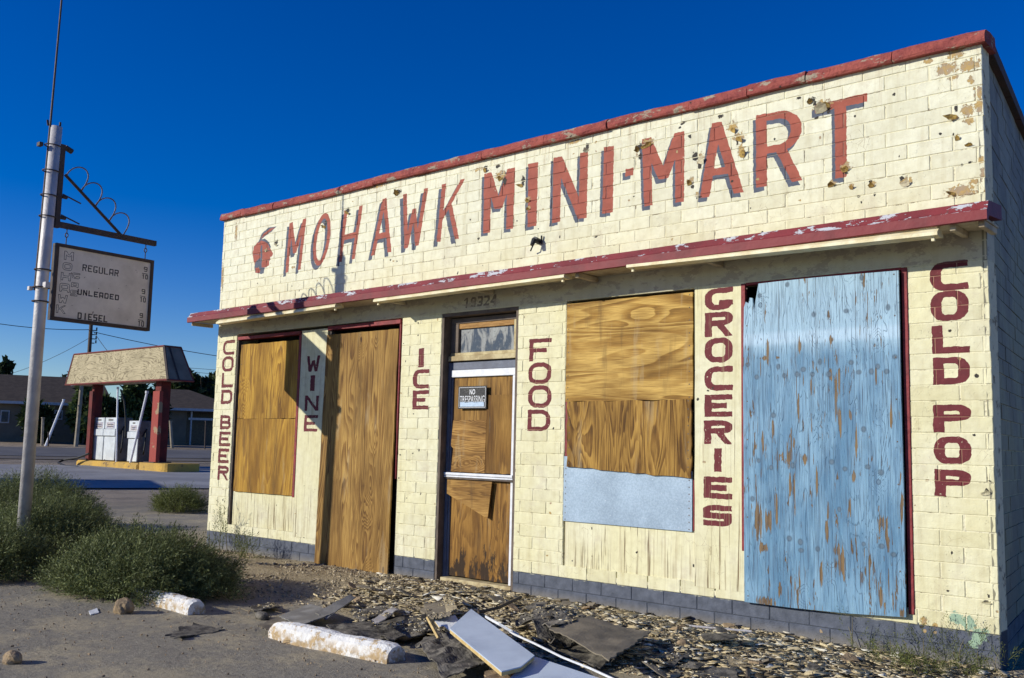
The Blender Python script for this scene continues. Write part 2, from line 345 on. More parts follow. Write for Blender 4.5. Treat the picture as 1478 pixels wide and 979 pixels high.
HOLE = [(1380,157,3,7),(1171,145,7,5),(1153,142,4,3),(1178,171,4,3),(1176,152,3,8),(1196,160,3,5),(922,212,6,5),(1004,226,5,8),(755,261,3,8),(848,212,3,6),(719,240,4,3),(701,243,3,5),(470,323,2,5),(502,304,4,4),(399,350,3,5),(575,277,5,4),(1040,168,4,4),(985,178,4,3),(924,226,3,5),(1057,262,2,2),(1010,240,3,5),(729,262,3,7),
        (1398,208,6,2),(1376,197,2,5),(1425,710,4,4),(1424,868,5,3),(1262,281,2,3),(1221,250,5,2),(1205,268,4,2),(1256,262,3,3),(1302,257,4,3),(860,342,3,2),(691,345,2,2),(1330,905,4,2),(996,197,3,3),(1000,270,4,3),(1009,285,5,2),(384,363,3,1),(1234,168,2,2),(1074,222,1.5,8),(1064,205,1.5,7)]
blobs(3, HOLE)
rs2 = np.random.RandomState(3)
for k in range(230):                                     # small chips and pock marks
    X = -9.2*rs2.rand()**1.1; Z = .25+3.9*rs2.rand()
    if Z < 2.7 or (Z > 3.05): FM.blob(3 if k % 3 else 2, X, Z, .006+.01*rs2.rand(), .006+.01*rs2.rand())
WALLIMG = FM.image('wall_paint_mask')

# ------------------------------------------------------------------ materials
def wall_uv(n, M):
    x = n.xyz(n.pos()); return n.comb(n.ma('MULTIPLY', n.ma('SUBTRACT', x[0], M.a0), 1/(M.w*M.res)), n.ma('MULTIPLY', n.ma('SUBTRACT', x[2], M.b0), 1/(M.h*M.res)), 0.), x
CREAM = (.735, .70, .45)
def paint_mat(name, wood=False, plain=False, tint=None):
    n = NT(name, .72, .3); P = n.pos(); wob = n.nd('TexNoise'); n.put(wob.inputs['Vector'], P); wob.inputs['Scale'].default_value = 22; wob.inputs['Detail'].default_value = 3
    x = n.xyz(P); wc = n.nd('SeparateColor'); n.put(wc.inputs[0], wob.outputs['Color'])
    uv = n.comb(n.ma('MULTIPLY', n.ma('SUBTRACT', n.ma('ADD', x[0], n.ma('MULTIPLY', n.ma('SUBTRACT', wc.outputs[0], .5), .022)), FM.a0), 1/(FM.w*FM.res)), n.ma('MULTIPLY', n.ma('SUBTRACT', n.ma('ADD', x[2], n.ma('MULTIPLY', n.ma('SUBTRACT', wc.outputs[1], .5), .018)), FM.b0), 1/(FM.h*FM.res)), 0.); im = n.img(uv, WALLIMG)
    gate = n.ss(x[1], .06, .05); rgb0 = n.nd('SeparateColor'); n.put(rgb0.inputs[0], n.mix(gate, (0, 0, 0), im.outputs['Color'])); rgb = rgb0; alph = n.ma('MULTIPLY', im.outputs['Alpha'], gate)
    # break the edges up
    fine = n.noise(P, 90, 4, .6); mid = n.noise(P, 14, 4, .6); big = n.noise(P, 1.6, 3, .5)
    base = n.mix(n.ss(big, .35, .7), CREAM, (.75, .73, .53)); base = n.mix(n.ma('MULTIPLY', n.ss(x[2], 2.9, 3.6), .7), base, (.775, .775, .63))
    base = n.mul(base, n.ramp(mid, [(0.25, (.86, .84, .80)), (.6, (1, 1, 1))]))
    streak = n.noise(n.mp(P, (9, 9, .8)), 1.5, 3, .6); base = n.mul(base, n.ramp(streak, [(.28, (.80, .76, .68)), (.5, (1, 1, 1))]), .6)
    drip = n.ma('MULTIPLY', n.ss(n.noise(n.mp(P, (26, 26, 1.1)), 1., 4, .65), .54, .66), n.ma('MAXIMUM', n.ma('MULTIPLY', n.ss(x[2], 3.75, 4.22), 1.), n.ma('MULTIPLY', n.ss(x[2], .75, .25), .7)))
    base = n.mix(n.ma('MULTIPLY', drip, .55), base, (.42, .34, .22))
    grime = n.ma('MULTIPLY', n.ss(n.noise(P, 3.2, 6, .72), .54, .68), .45); base = n.mix(grime, base, (.56, .50, .37))
    crk = n.nd('TexVoronoi'); crk.feature = 'DISTANCE_TO_EDGE'; n.put(crk.inputs['Vector'], P); crk.inputs['Scale'].default_value = 11.; ck = n.ma('MULTIPLY', n.ss(n.ma('ADD', crk.outputs['Distance'], n.ma('MULTIPLY', n.ma('SUBTRACT', fine, .5), .05)), .012, .004), n.ss(n.noise(P, 2.6, 3, .6), .56, .60)); base = n.mix(n.ma('MULTIPLY', ck, .45), base, (.25, .18, .10))
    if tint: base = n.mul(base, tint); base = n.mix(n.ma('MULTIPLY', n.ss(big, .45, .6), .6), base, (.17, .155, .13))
    blk = n.ornd(); base = n.mul(base, n.ramp(blk, [(0, (.90, .89, .86)), (1, (1.02, 1.02, 1.02))]))
    if not wood:
        low = n.ss(n.ma('ADD', x[2], n.ma('MULTIPLY', n.noise(P, 11, 3), .03)), .232, .226)
        blue = n.mul((.085, .10, .135), n.ramp(mid, [(.3, (.7, .7, .7)), (.7, (1.35, 1.3, 1.25))])); blue = n.mix(n.ma('MULTIPLY', n.ss(x[2], .10, .0), .45), blue, (.30, .26, .19))
        base = n.mix(low, base, blue)
    red = n.mul((.34, .088, .056), n.ramp(n.noise(P, 7, 5, .65), [(.3, (.8, .78, .78)), (.7, (1.15, 1.15, 1.15))]))
    red = n.mix(n.ss(x[2], 2.9, 3.0), n.mul((.135, .021, .027), n.ramp(n.noise(P, 12, 5, .65), [(.3, (.8, .75, .75)), (.7, (1.2, 1.2, 1.2))])), red)
    worn = n.ss(n.ma('ADD', n.noise(P, 48, 4, .7), n.ma('MULTIPLY', n.ma('SUBTRACT', big, .5), .25)), .66, .71)
    e = n.ma('MULTIPLY', n.ma('SUBTRACT', fine, .5), .35)
    col = n.mix(n.ss(n.ma('ADD', rgb.outputs[1], e), .46, .54), base, n.mul((.085, .10, .14), n.ramp(n.noise(P, 9, 5, .65), [(.3, (.75, .75, .75)), (.7, (1.3, 1.3, 1.25))])))
    rm = n.ma('MULTIPLY', n.ss(n.ma('ADD', rgb.outputs[0], e), .46, .54), n.ma('SUBTRACT', 1., worn))
    col = n.mix(rm, col, red)
    dn = n.noise(P, 38, 5, .7, .4)
    # number painted on the header uses channel 2 at full strength; ragged bare patches use it with noise
    head = n.ma('MULTIPLY', n.ss(x[2], 2.70, 2.72), n.ss(x[2], 3.0, 2.98))
    tan = n.ma('MULTIPLY', n.ss(n.ma('ADD', rgb.outputs[2], n.ma('MULTIPLY', n.ma('SUBTRACT', dn, .5), 2.2)), .60, .64), n.ma('SUBTRACT', 1., head))
    tcol = n.mix(n.ss(n.noise(P, 20, 3), .4, .6), (.44, .30, .11), (.36, .27, .17))
    col = n.mix(tan, col, tcol)
    col = n.mix(n.ma('MULTIPLY', head, n.ss(rgb.outputs[2], .3, .5)), col, (.035, .02, .016))
    dark = n.ss(n.ma('ADD', alph, n.ma('MULTIPLY', n.ma('SUBTRACT', dn, .5), 1.6)), .60, .66)
    col = n.mix(dark, col, (.035, .03, .025))
    if not wood and not plain:
        for (px, py, r) in ((1381, 893, .045), (1397, 900, .05), (1413, 918, .05), (1405, 930, .03), (1425, 912, .02)):
            a = wp(px, py)
            ds = n.ma('SQRT', n.ma('ADD', n.ma('POWER', n.ma('SUBTRACT', x[0], a[0]), 2.), n.ma('POWER', n.ma('SUBTRACT', x[2], a[1]), 2.)))
            col = n.mix(n.ss(n.ma('ADD', ds, n.ma('MULTIPLY', n.ma('SUBTRACT', dn, .5), .10)), r, r-.006), col, (.30, .42, .30))
        # bare grey header with stains
        hst = n.ma('MULTIPLY', head, n.ss(n.noise(n.mp(P, (1, 1, 2)), 5, 5, .7), .53, .56)); col = n.mix(n.ma('MULTIPLY', hst, .75), col, (.34, .28, .21))
        col = n.mix(n.ma('MULTIPLY', head, .45), col, (.42, .38, .31))
    if wood:
        g = n.noise(n.mp(P, (60, 60, 1.3)), 1., 4, .6, .5); g2 = n.noise(n.mp(P, (18, 18, 1.0)), 1., 3, .5, .6)
        lowd = n.ss(x[2], 1.1, .35)
        cr = n.ss(n.ma('ADD', g, n.ma('MULTIPLY', lowd, .07)), .60, .66)
        cr2 = n.ma('MULTIPLY', n.ss(n.ma('ADD', g, n.ma('MULTIPLY', lowd, .10)), .66, .70), n.ss(g2, .45, .55))
        col = n.mix(n.ma('MULTIPLY', cr, .45), col, (.38, .30, .17)); col = n.mix(n.ma('MULTIPLY', cr2, .9), col, (.17, .11, .055))
        bm = n.bump(n.ma('SUBTRACT', n.ma('MULTIPLY', g, .8), n.ma('MULTIPLY', cr2, .6)), .004, .8)
        return n.end(col, bm)
    h = n.ma('ADD', n.ma('MULTIPLY', mid, .7), n.ma('MULTIPLY', fine, .35)); h = n.ma('SUBTRACT', h, n.ma('MULTIPLY', tan, .35)); h = n.ma('SUBTRACT', h, n.ma('MULTIPLY', dark, .8))
    cav = n.ss(n.vor(P, 55), .22, .10); pit = n.ma('MULTIPLY', cav, n.ss(n.noise(P, 6, 2), .52, .6)); h = n.ma('SUBTRACT', h, n.ma('MULTIPLY', pit, .5))
    return n.end(col, n.bump(h, .008, .8))
M = {}
M['paint'] = paint_mat('painted_block'); M['sidepaint'] = paint_mat('shaded_side_block', plain=True, tint=(.42, .42, .44)); M['woodpaint'] = paint_mat('painted_wood_panel', wood=True)  # side copy: grey tint and dark patches deepen the shade of the unlit wall
def mortar():
    n = NT('painted_mortar', .9, .1); P = n.pos(); x = n.xyz(P); m_ = n.noise(P, 9, 4, .7)
    c = n.mix(n.ss(m_, .52, .66), (.72, .68, .48), (.22, .18, .12)); c = n.mix(n.ss(x[2], .235, .225), c, (.07, .08, .10)); uv, _ = wall_uv(n, FM); im = n.img(uv, WALLIMG)
    rgb = n.nd('SeparateColor'); n.put(rgb.inputs[0], im.outputs['Color'])
    c = n.mix(n.ma('MULTIPLY', n.ma('MULTIPLY', n.ss(rgb.outputs[1], .45, .55), .8), n.ss(x[1], .06, .05)), c, (.09, .10, .14)); c = n.mix(n.ma('MULTIPLY', n.ma('MULTIPLY', n.ss(rgb.outputs[0], .45, .55), .8), n.ss(x[1], .06, .05)), c, (.24, .06, .045))
    return n.end(c, n.bump(n.noise(P, 60, 3), .006))
M['mortar'] = mortar()
def simple(name, c, c2=None, rough=.8, spec=.3, metal=0., ns=8., bd=.004, bs=40., lo=.35, hi=.65, sc=(1, 1, 1), isl=0., obj=0.):
    n = NT(name, rough, spec, metal); P = n.mp(n.pos(), sc); c2 = c2 or tuple(v*.7 for v in c)
    col = n.mix(n.ss(n.noise(P, ns, 4, .6), lo, hi), c, c2)
    if isl: col = n.mul(col, n.ramp(n.rnd(), [(0, (1-isl,)*3), (1, (1+isl,)*3)]))
    if obj: col = n.mul(col, n.ramp(n.ornd(), [(0, (1-obj,)*3), (1, (1+obj*.3,)*3)]))
    return n.end(col, n.bump(n.noise(P, bs, 4, .6), bd))
M['red'] = simple('red_trim_paint', (.26, .035, .04), (.17, .025, .028), rough=.6, ns=10)
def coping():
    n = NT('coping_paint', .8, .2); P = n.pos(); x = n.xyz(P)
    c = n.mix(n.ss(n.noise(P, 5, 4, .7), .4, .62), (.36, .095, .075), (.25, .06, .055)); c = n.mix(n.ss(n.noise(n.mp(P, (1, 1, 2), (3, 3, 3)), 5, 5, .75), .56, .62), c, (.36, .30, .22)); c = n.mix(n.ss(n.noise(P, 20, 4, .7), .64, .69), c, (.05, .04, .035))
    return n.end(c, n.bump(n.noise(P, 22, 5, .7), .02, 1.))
M['coping'] = coping(); M['sidecop'] = simple('side_coping_shaded', (.10, .055, .045), (.07, .055, .045), ns=6, bd=.01)  # side coping colour darkened in place of shade on the unlit side
def fascia():
    n = NT('awning_paint', .6, .3); P = n.pos(); x = n.xyz(P); N = n.xyz(n.nrm())
    c = n.mix(n.ss(n.noise(P, 4, 4, .6), .4, .65), (.215, .030, .036), (.16, .024, .029))
    run = n.noise(n.mp(P, (1, .2, 3.0)), 5, 5, .72)                     # paint has come off the upper lip
    upper = n.ss(N[2], .15, .45)
    k = n.ma('MULTIPLY', n.ss(run, .565, .58), upper); c = n.mix(k, c, (.50, .50, .53))
    c = n.mix(n.ma('MULTIPLY', n.ss(n.noise(P, 30, 4, .7), .64, .68), upper), c, (.10, .05, .04))
    return n.end(c, n.bump(n.ma('SUBTRACT', n.noise(P, 12, 4, .6), n.ma('MULTIPLY', k, .5)), .005))
M['fascia'] = fascia()
M['soffit'] = simple('soffit_paint', (.55, .48, .34), (.36, .29, .19), ns=5)
M['fixture'] = simple('fixture_cream', (.80, .74, .50), (.66, .56, .32), rough=.5, ns=6)
M['void'] = simple('dark_interior', (.02, .018, .015), (.012, .01, .01))
def ply(name, horiz=False, cs=((.115, .052, .014), (.30, .155, .04), (.42, .245, .085)), seed=0., bands=9., ax=2.2, az=.35, knots=3.0, kth=.62, soil=None, rough=.75, grey=0.):
    n = NT(name, rough, .25); P = n.mp(n.pos(), (1, 1, 1), (seed, 0, seed*.37)); x = n.xyz(P)
    a, b = (x[2], x[0]) if horiz else (x[0], x[2])
    v = n.comb(n.ma('MULTIPLY', a, ax), seed, n.ma('MULTIPLY', b, az))
    kv = n.comb(a, seed, n.ma('MULTIPLY', b, .45)); kn = n.nd('TexVoronoi'); n.put(kn.inputs['Vector'], kv); kn.inputs['Scale'].default_value = knots
    kd = kn.outputs['Distance']; sepc = n.nd('SeparateColor'); n.put(sepc.inputs[0], kn.outputs['Color']); on = n.ss(sepc.outputs[0], kth, kth+.02)
    f = n.noise(v, 1.2, 3.2, .42, .7)
    f = n.ma('ADD', f, n.ma('MULTIPLY', n.ma('MULTIPLY', n.ss(kd, .42, 0.), on), .30))
    fr = n.ma('FRACT', n.ma('MULTIPLY', f, bands*1.8))
    ringv = n.ma('MULTIPLY', n.ma('MULTIPLY', n.ss(fr, .05, .85), n.ss(fr, 1., .9)), n.ss(n.noise(v, 5., 3, .6), .25, .62))
    fib = n.noise(n.comb(n.ma('MULTIPLY', a, 150.), 0., n.ma('MULTIPLY', b, 5.)), 1., 3, .6)
    tone = n.noise(n.comb(n.ma('MULTIPLY', a, 3.), seed, n.ma('MULTIPLY', b, .8)), 1.3, 3, .55)
    col = n.mix(n.ma('MULTIPLY', ringv, 1.4, 0., True), cs[2], cs[1]); col = n.mix(n.ma('MULTIPLY', n.ss(ringv, .75, 1.), .45), col, cs[0])
    col = n.mul(col, n.ramp(fib, [(.3, (.60, .54, .46)), (.62, (1.15, 1.15, 1.15))])); col = n.mul(col, n.ramp(tone, [(.32, (.58, .52, .44)), (.6, (1.12, 1.12, 1.1))]))
    col = n.mix(n.ma('MULTIPLY', n.ss(kd, .075, .045), on), col, (.05, .02, .008))
    if soil is not None:
        st = n.noise(n.comb(n.ma('MULTIPLY', a, 9.), 3., n.ma('MULTIPLY', b, 3.)), 1., 5, .7); col = n.mix(n.ss(n.ma('ADD', st, n.ma('MULTIPLY', n.ss(n.xyz(n.pos())[2], soil, soil-.5), .16)), .60, .66), col, (.035, .02, .01))
    wash = n.noise(n.comb(n.ma('MULTIPLY', x[0], 6.), seed, n.ma('MULTIPLY', x[2], .9)), 1.1, 5, .65); col = n.mix(n.ma('MULTIPLY', n.ss(wash, .55, .70), .45), col, (.10, .06, .025)); col = n.mix(n.ma('MULTIPLY', n.ss(wash, .42, .30), .3), col, (.46, .37, .22))
    chk = n.noise(n.comb(n.ma('MULTIPLY', a, 130.), seed, n.ma('MULTIPLY', b, 2.2)), 1., 3, .6); col = n.mix(n.ma('MULTIPLY', n.ss(chk, .62, .68), .65), col, cs[0])
    if grey: col = n.mix(grey, col, (.36, .30, .22))
    ht = n.ma('ADD', n.ma('MULTIPLY', ringv, -.5), n.ma('MULTIPLY', fib, .6))
    return n.end(col, n.bump(ht, .003, .7))
M['plyA'] = ply('plywood_gold', seed=2.3, bands=12, ax=3.0, az=.30, cs=((0.12, 0.056, 0.0096), (0.2957, 0.155, 0.0194), (0.456, 0.269, 0.0396)), kth=.85)
M['plyB'] = ply('plywood_gold_lower', seed=5.1, bands=10, ax=2.2, az=.25, cs=((0.12, 0.056, 0.0096), (0.2778, 0.1414, 0.0194), (0.4195, 0.2407, 0.0352)), kth=.8)
M['plyTall'] = ply('plywood_tall', seed=8.7, bands=16, ax=3.2, az=.22, knots=3.4, kth=.5, cs=((0.072, 0.0336, 0.0096), (0.215, 0.114, 0.0282), (0.383, 0.236, 0.066)))
M['plyH'] = ply('plywood_horizontal', True, seed=3.9, bands=10, ax=1.5, az=.28, knots=2.2, kth=.6, cs=((0.128, 0.064, 0.0144), (0.3226, 0.1824, 0.0396), (0.529, 0.3493, 0.1012)))
M['plyM'] = ply('plywood_split', seed=12.2, bands=9, ax=3.6, az=.5, knots=3.6, kth=.45, cs=((0.036, 0.016, 0.0048), (0.1792, 0.0912, 0.0194), (0.383, 0.2266, 0.0528)))
M['plyD1'] = ply('plywood_door_back', seed=21, bands=8, ax=3., az=.4, cs=((0.048, 0.02, 0.0064), (0.1971, 0.1049, 0.0264), (0.301, 0.1699, 0.044)))
M['plyD2'] = ply('plywood_door_right', seed=23.7, bands=6, ax=2.6, az=.25, kth=.7, cs=((0.072, 0.032, 0.008), (0.2061, 0.1049, 0.022), (0.2736, 0.151, 0.0352)))
M['plyD3'] = ply('plywood_door_knotty', True, seed=31.3, bands=10, ax=3., az=.6, knots=4.2, kth=.55, cs=((0.064, 0.028, 0.008), (0.2688, 0.1414, 0.037), (0.4195, 0.2454, 0.0748)))
M['plyD4'] = ply('plywood_scrap', True, seed=37.7, bands=12, ax=4., az=.5, kth=.95, cs=((0.096, 0.044, 0.012), (0.3136, 0.1733, 0.0484), (0.4195, 0.2502, 0.0748)))
M['plyD5'] = ply('plywood_door_low', seed=43.1, bands=9, ax=3.2, az=.55, knots=3.2, kth=.5, soil=.55, cs=((0.028, 0.012, 0.004), (0.1702, 0.0821, 0.0176), (0.2918, 0.1558, 0.0352)))
BMK = Mask(-1.83, -.53, .2, 2.74, .003)
rk = np.random.RandomState(44)
for px, py in ((1083,527),(1096,545),(1127,530),(1136,543),(1154,541),(1163,534),(1176,541),(1187,523),(1200,541),(1232,524),(1243,538),(1261,537),(1270,530),(1283,537),(1295,516),(1099,665),(1117,675),(1148,672),(1204,667),(1223,677),(1256,674),(1275,682),(1143,777),(1159,782),(1160,794),(1184,792),(1250,785),(1276,788),(1293,800),(1100,428),(1140,412),(1178,455),(1247,402),(1285,445),(1225,450),(1120,600),(1215,735),(1090,720),(1250,620)):
    a = wp(px, py); BMK.blob(0, a[0], a[1], .017+.008*rk.rand(), .019+.008*rk.rand())
for px, py, rx, ry in ((1217,812,9,22),(1212,795,5,12),(1109,868,14,10),(1098,745,6,26),(1113,752,5,18),(1105,790,7,8),(1203,492,4,7),(1231,600,4,10),(1165,662,5,8),(1306,884,6,10),(1277,755,4,16),(1236,688,3,9),(1156,590,2,25),(1210,570,3,30),(1215,612,3,24),(1112,510,2,20),(1158,500,2,12),(1120,618,2,14),(1163,615,2,22),(1200,735,3,20),(1198,770,3,18),(1305,735,3,20),(1268,545,2,18),(1183,690,2,22),(1095,700,2,30),(1125,735,2,26),(1145,700,2,16),(1188,830,3,22),(1265,820,2,28),(1230,730,2,18),(1175,560,2,14),(1240,640,2,22),(1290,600,2,20),(1150,640,2,12),(1105,640,2,18),(1275,860,3,14),(1130,850,3,12),(1202,540,3,10),(1215,545,2,16),(1106,518,6,3),(1127,517,5,3)):
    a = wp(px, py); b = wp(px+rx, py); c = wp(px, py-ry); BMK.blob(1, a[0], a[1], max(.006, abs(b[0]-a[0])), abs(c[1]-a[1]))
BIMG = BMK.image('blue_board_mask')
def blueply():
    n = NT('blue_painted_plywood', .6, .3); P = n.pos(); x = n.xyz(P); a, b = x[0], x[2]
    kv = n.comb(a, 0., n.ma('MULTIPLY', b, .8)); kn = n.nd('TexVoronoi'); n.put(kn.inputs['Vector'], kv); kn.inputs['Scale'].default_value = 5.5
    kd = kn.outputs['Distance']; sc_ = n.nd('SeparateColor'); n.put(sc_.inputs[0], kn.outputs['Color']); on = n.ss(sc_.outputs[0], .80, .82)
    f = n.noise(n.comb(n.ma('MULTIPLY', a, 4.), 0., n.ma('MULTIPLY', b, .45)), 1.3, 3, .5, .7); f = n.ma('ADD', f, n.ma('MULTIPLY', n.ma('MULTIPLY', n.ss(kd, .5, 0.), on), .16))
    fr = n.ma('FRACT', n.ma('MULTIPLY', f, 26.)); line = n.ma('MULTIPLY', n.ss(fr, .84, .97), n.ss(n.noise(n.comb(n.ma('MULTIPLY', a, 70.), 2., n.ma('MULTIPLY', b, 2.)), 1., 3, .6), .42, .52))
    tone = n.noise(n.comb(n.ma('MULTIPLY', a, 4.), 7., n.ma('MULTIPLY', b, 1.2)), 1.2, 4, .6)
    col = n.mix(n.ss(tone, .35, .65), (.095, .215, .345), (.195, .35, .49))
    brush = n.noise(n.comb(n.ma('MULTIPLY', a, 45.), 1., n.ma('MULTIPLY', b, 2.)), 1., 4, .65); col = n.mul(col, n.ramp(brush, [(.30, (.55, .60, .66)), (.48, (.98, .98, .98)), (.68, (1.22, 1.18, 1.12))]))
    top = n.ma('MULTIPLY', n.ss(n.ma('ADD', b, n.ma('MULTIPLY', n.noise(n.comb(a, 0., 0.), 6, 2), .25)), 2.20, 2.36), .5); col = n.mix(top, col, (.46, .64, .76))
    bandw = n.ma('MULTIPLY', n.ss(b, 2.17, 2.22), n.ss(b, 2.31, 2.26)); col = n.mix(n.ma('MULTIPLY', bandw, .45), col, (.52, .68, .83))
    col = n.mix(n.ma('MULTIPLY', line, n.ma('MULTIPLY', n.ss(tone, .35, .55), .45)), col, (.055, .085, .13))
    st = n.noise(n.comb(n.ma('MULTIPLY', a, 26.), 4., n.ma('MULTIPLY', b, 3.2)), 1., 4, .6, .6); reg = n.noise(n.comb(n.ma('MULTIPLY', a, 3.), 9., n.ma('MULTIPLY', b, 1.3)), 1.6, 2)
    lowb = n.ma('MULTIPLY', n.ss(b, 2.3, 1.0), .035)
    peel = n.ma('MAXIMUM', n.ss(n.ma('ADD', n.ma('ADD', st, n.ma('MULTIPLY', n.ma('SUBTRACT', reg, .5), .45)), lowb), .67, .685), n.ss(n.ma('ADD', n.noise(n.comb(n.ma('MULTIPLY', a, 75.), 4., n.ma('MULTIPLY', b, 3.4)), 1., 4, .6, .3), n.ma('MULTIPLY', n.ma('SUBTRACT', reg, .5), .35)), .655, .675))
    buv = n.comb(n.ma('MULTIPLY', n.ma('SUBTRACT', a, BMK.a0), 1/(BMK.w*BMK.res)), n.ma('MULTIPLY', n.ma('SUBTRACT', b, BMK.b0), 1/(BMK.h*BMK.res)), 0.); bim = n.img(buv, BIMG); bsp = n.nd('SeparateColor'); n.put(bsp.inputs[0], bim.outputs['Color'])
    peel = n.ma('MAXIMUM', peel, n.ss(n.ma('ADD', n.ma('ADD', bsp.outputs[1], n.ma('MULTIPLY', n.ma('SUBTRACT', st, .5), 1.2)), n.ma('MULTIPLY', n.ma('SUBTRACT', brush, .5), 2.4)), .66, .72))
    bare = n.mix(n.ss(brush, .4, .6), (.10, .06, .03), (.21, .135, .06)); col = n.mix(peel, col, bare)
    kk = n.ma('ADD', bsp.outputs[0], n.ma('MULTIPLY', n.ma('SUBTRACT', brush, .5), .25)); col = n.mix(n.ma('MULTIPLY', n.ss(kk, .35, .75), .75), col, (.055, .09, .13)); col = n.mix(n.ma('MULTIPLY', n.ss(kk, .72, .85), .7), col, (.12, .18, .24))
    kr = n.ma('MULTIPLY', n.ss(n.ma('ABSOLUTE', n.ma('SUBTRACT', kd, .075)), .030, .012), on); col = n.mix(n.ma('MULTIPLY', kr, .8), col, (.05, .09, .15)); col = n.mix(n.ma('MULTIPLY', n.ma('MULTIPLY', n.ss(kd, .06, .04), on), .7), col, (.10, .17, .24))
    fs = n.noise(n.comb(n.ma('MULTIPLY', a, 190.), 2., n.ma('MULTIPLY', b, 2.6)), 1., 3, .6); col = n.mix(n.ma('MULTIPLY', n.ss(fs, .55, .62), .85), col, (.06, .10, .15)); seam = n.ss(n.ma('PINGPONG', n.ma('ADD', n.ma('ADD', a, 1.79), n.ma('MULTIPLY', n.noise(n.comb(0., 0., b), 3, 2), .006)), .15), .003, .001); col = n.mix(n.ma('MULTIPLY', n.ma('MULTIPLY', seam, n.ss(b, 1.9, 2.2)), .8), col, (.05, .06, .08))
    h = n.ma('SUBTRACT', n.ma('MULTIPLY', brush, .5), n.ma('ADD', n.ma('MULTIPLY', line, .8), n.ma('MULTIPLY', peel, .5)))
    return n.end(col, n.bump(h, .004, .8))
M['blueply'] = blueply()
def metal_sheet():
    n = NT('galvanised_sheet', .5, .5, .25); P = n.pos(); c = n.mix(n.ss(n.noise(P, 70, 3), .35, .65), (.24, .32, .41), (.30, .39, .49)); c = n.mul(c, n.ramp(n.noise(P, 2.5, 4, .6), [(.3, (.78, .8, .82)), (.65, (1.1, 1.1, 1.1))])); c = n.mix(n.ss(n.noise(P, 80, 2), .70, .74), c, (.45, .52, .6))
    return n.end(c, n.bump(n.noise(P, 3, 2), .01, .4))
M['metal'] = metal_sheet()
M['creamwood'] = M['woodpaint']
M['jamb'] = simple('jamb_brown', (.16, .125, .10), (.10, .08, .065), ns=6, bd=.006)
M['alu'] = simple('white_aluminium', (.78, .80, .84), (.66, .68, .72), rough=.4, ns=12, bd=.001)
M['alud'] = simple('blue_grey_door_frame', (.13, .15, .20), (.09, .10, .14), rough=.5, ns=5, bd=.002)
M['transom'] = simple('transom_cream_wood', (.56, .48, .28), (.36, .28, .15), ns=9)
M['trwood'] = simple('transom_bare_wood', (.42, .24, .09), (.28, .15, .05), ns=9, sc=(1, 1, 6))
def glass():
    n = NT('dirty_glass', .22, .6); P = n.pos(); s_ = n.noise(n.mp(P, (5, 1, 1.3)), 1.6, 4, .6, 1.0); c = n.mix(n.ss(s_, .48, .66), (.055, .065, .08), (.34, .36, .36)); c = n.mix(n.ss(n.noise(P, 30, 3), .5, .7), c, (.12, .125, .13))
    return n.end(c, None, n.ss(s_, .4, .7))
M['glass'] = glass()
M['black'] = simple('black_paint', (.015, .016, .02), (.03, .03, .03), rough=.5)
M['signwhite'] = simple('sign_white', (.75, .77, .80), (.62, .64, .66), rough=.5, ns=30)
M['lightblue'] = simple('sign_pale_blue', (.48, .60, .74), (.40, .52, .68), rough=.5, ns=30)
M['tan_flake'] = simple('old_paint_underside', (.50, .34, .09), (.20, .12, .04), ns=40)
M['cream_flake'] = simple('cream_paint_flake', (.74, .68, .46), (.6, .55, .38), ns=40)
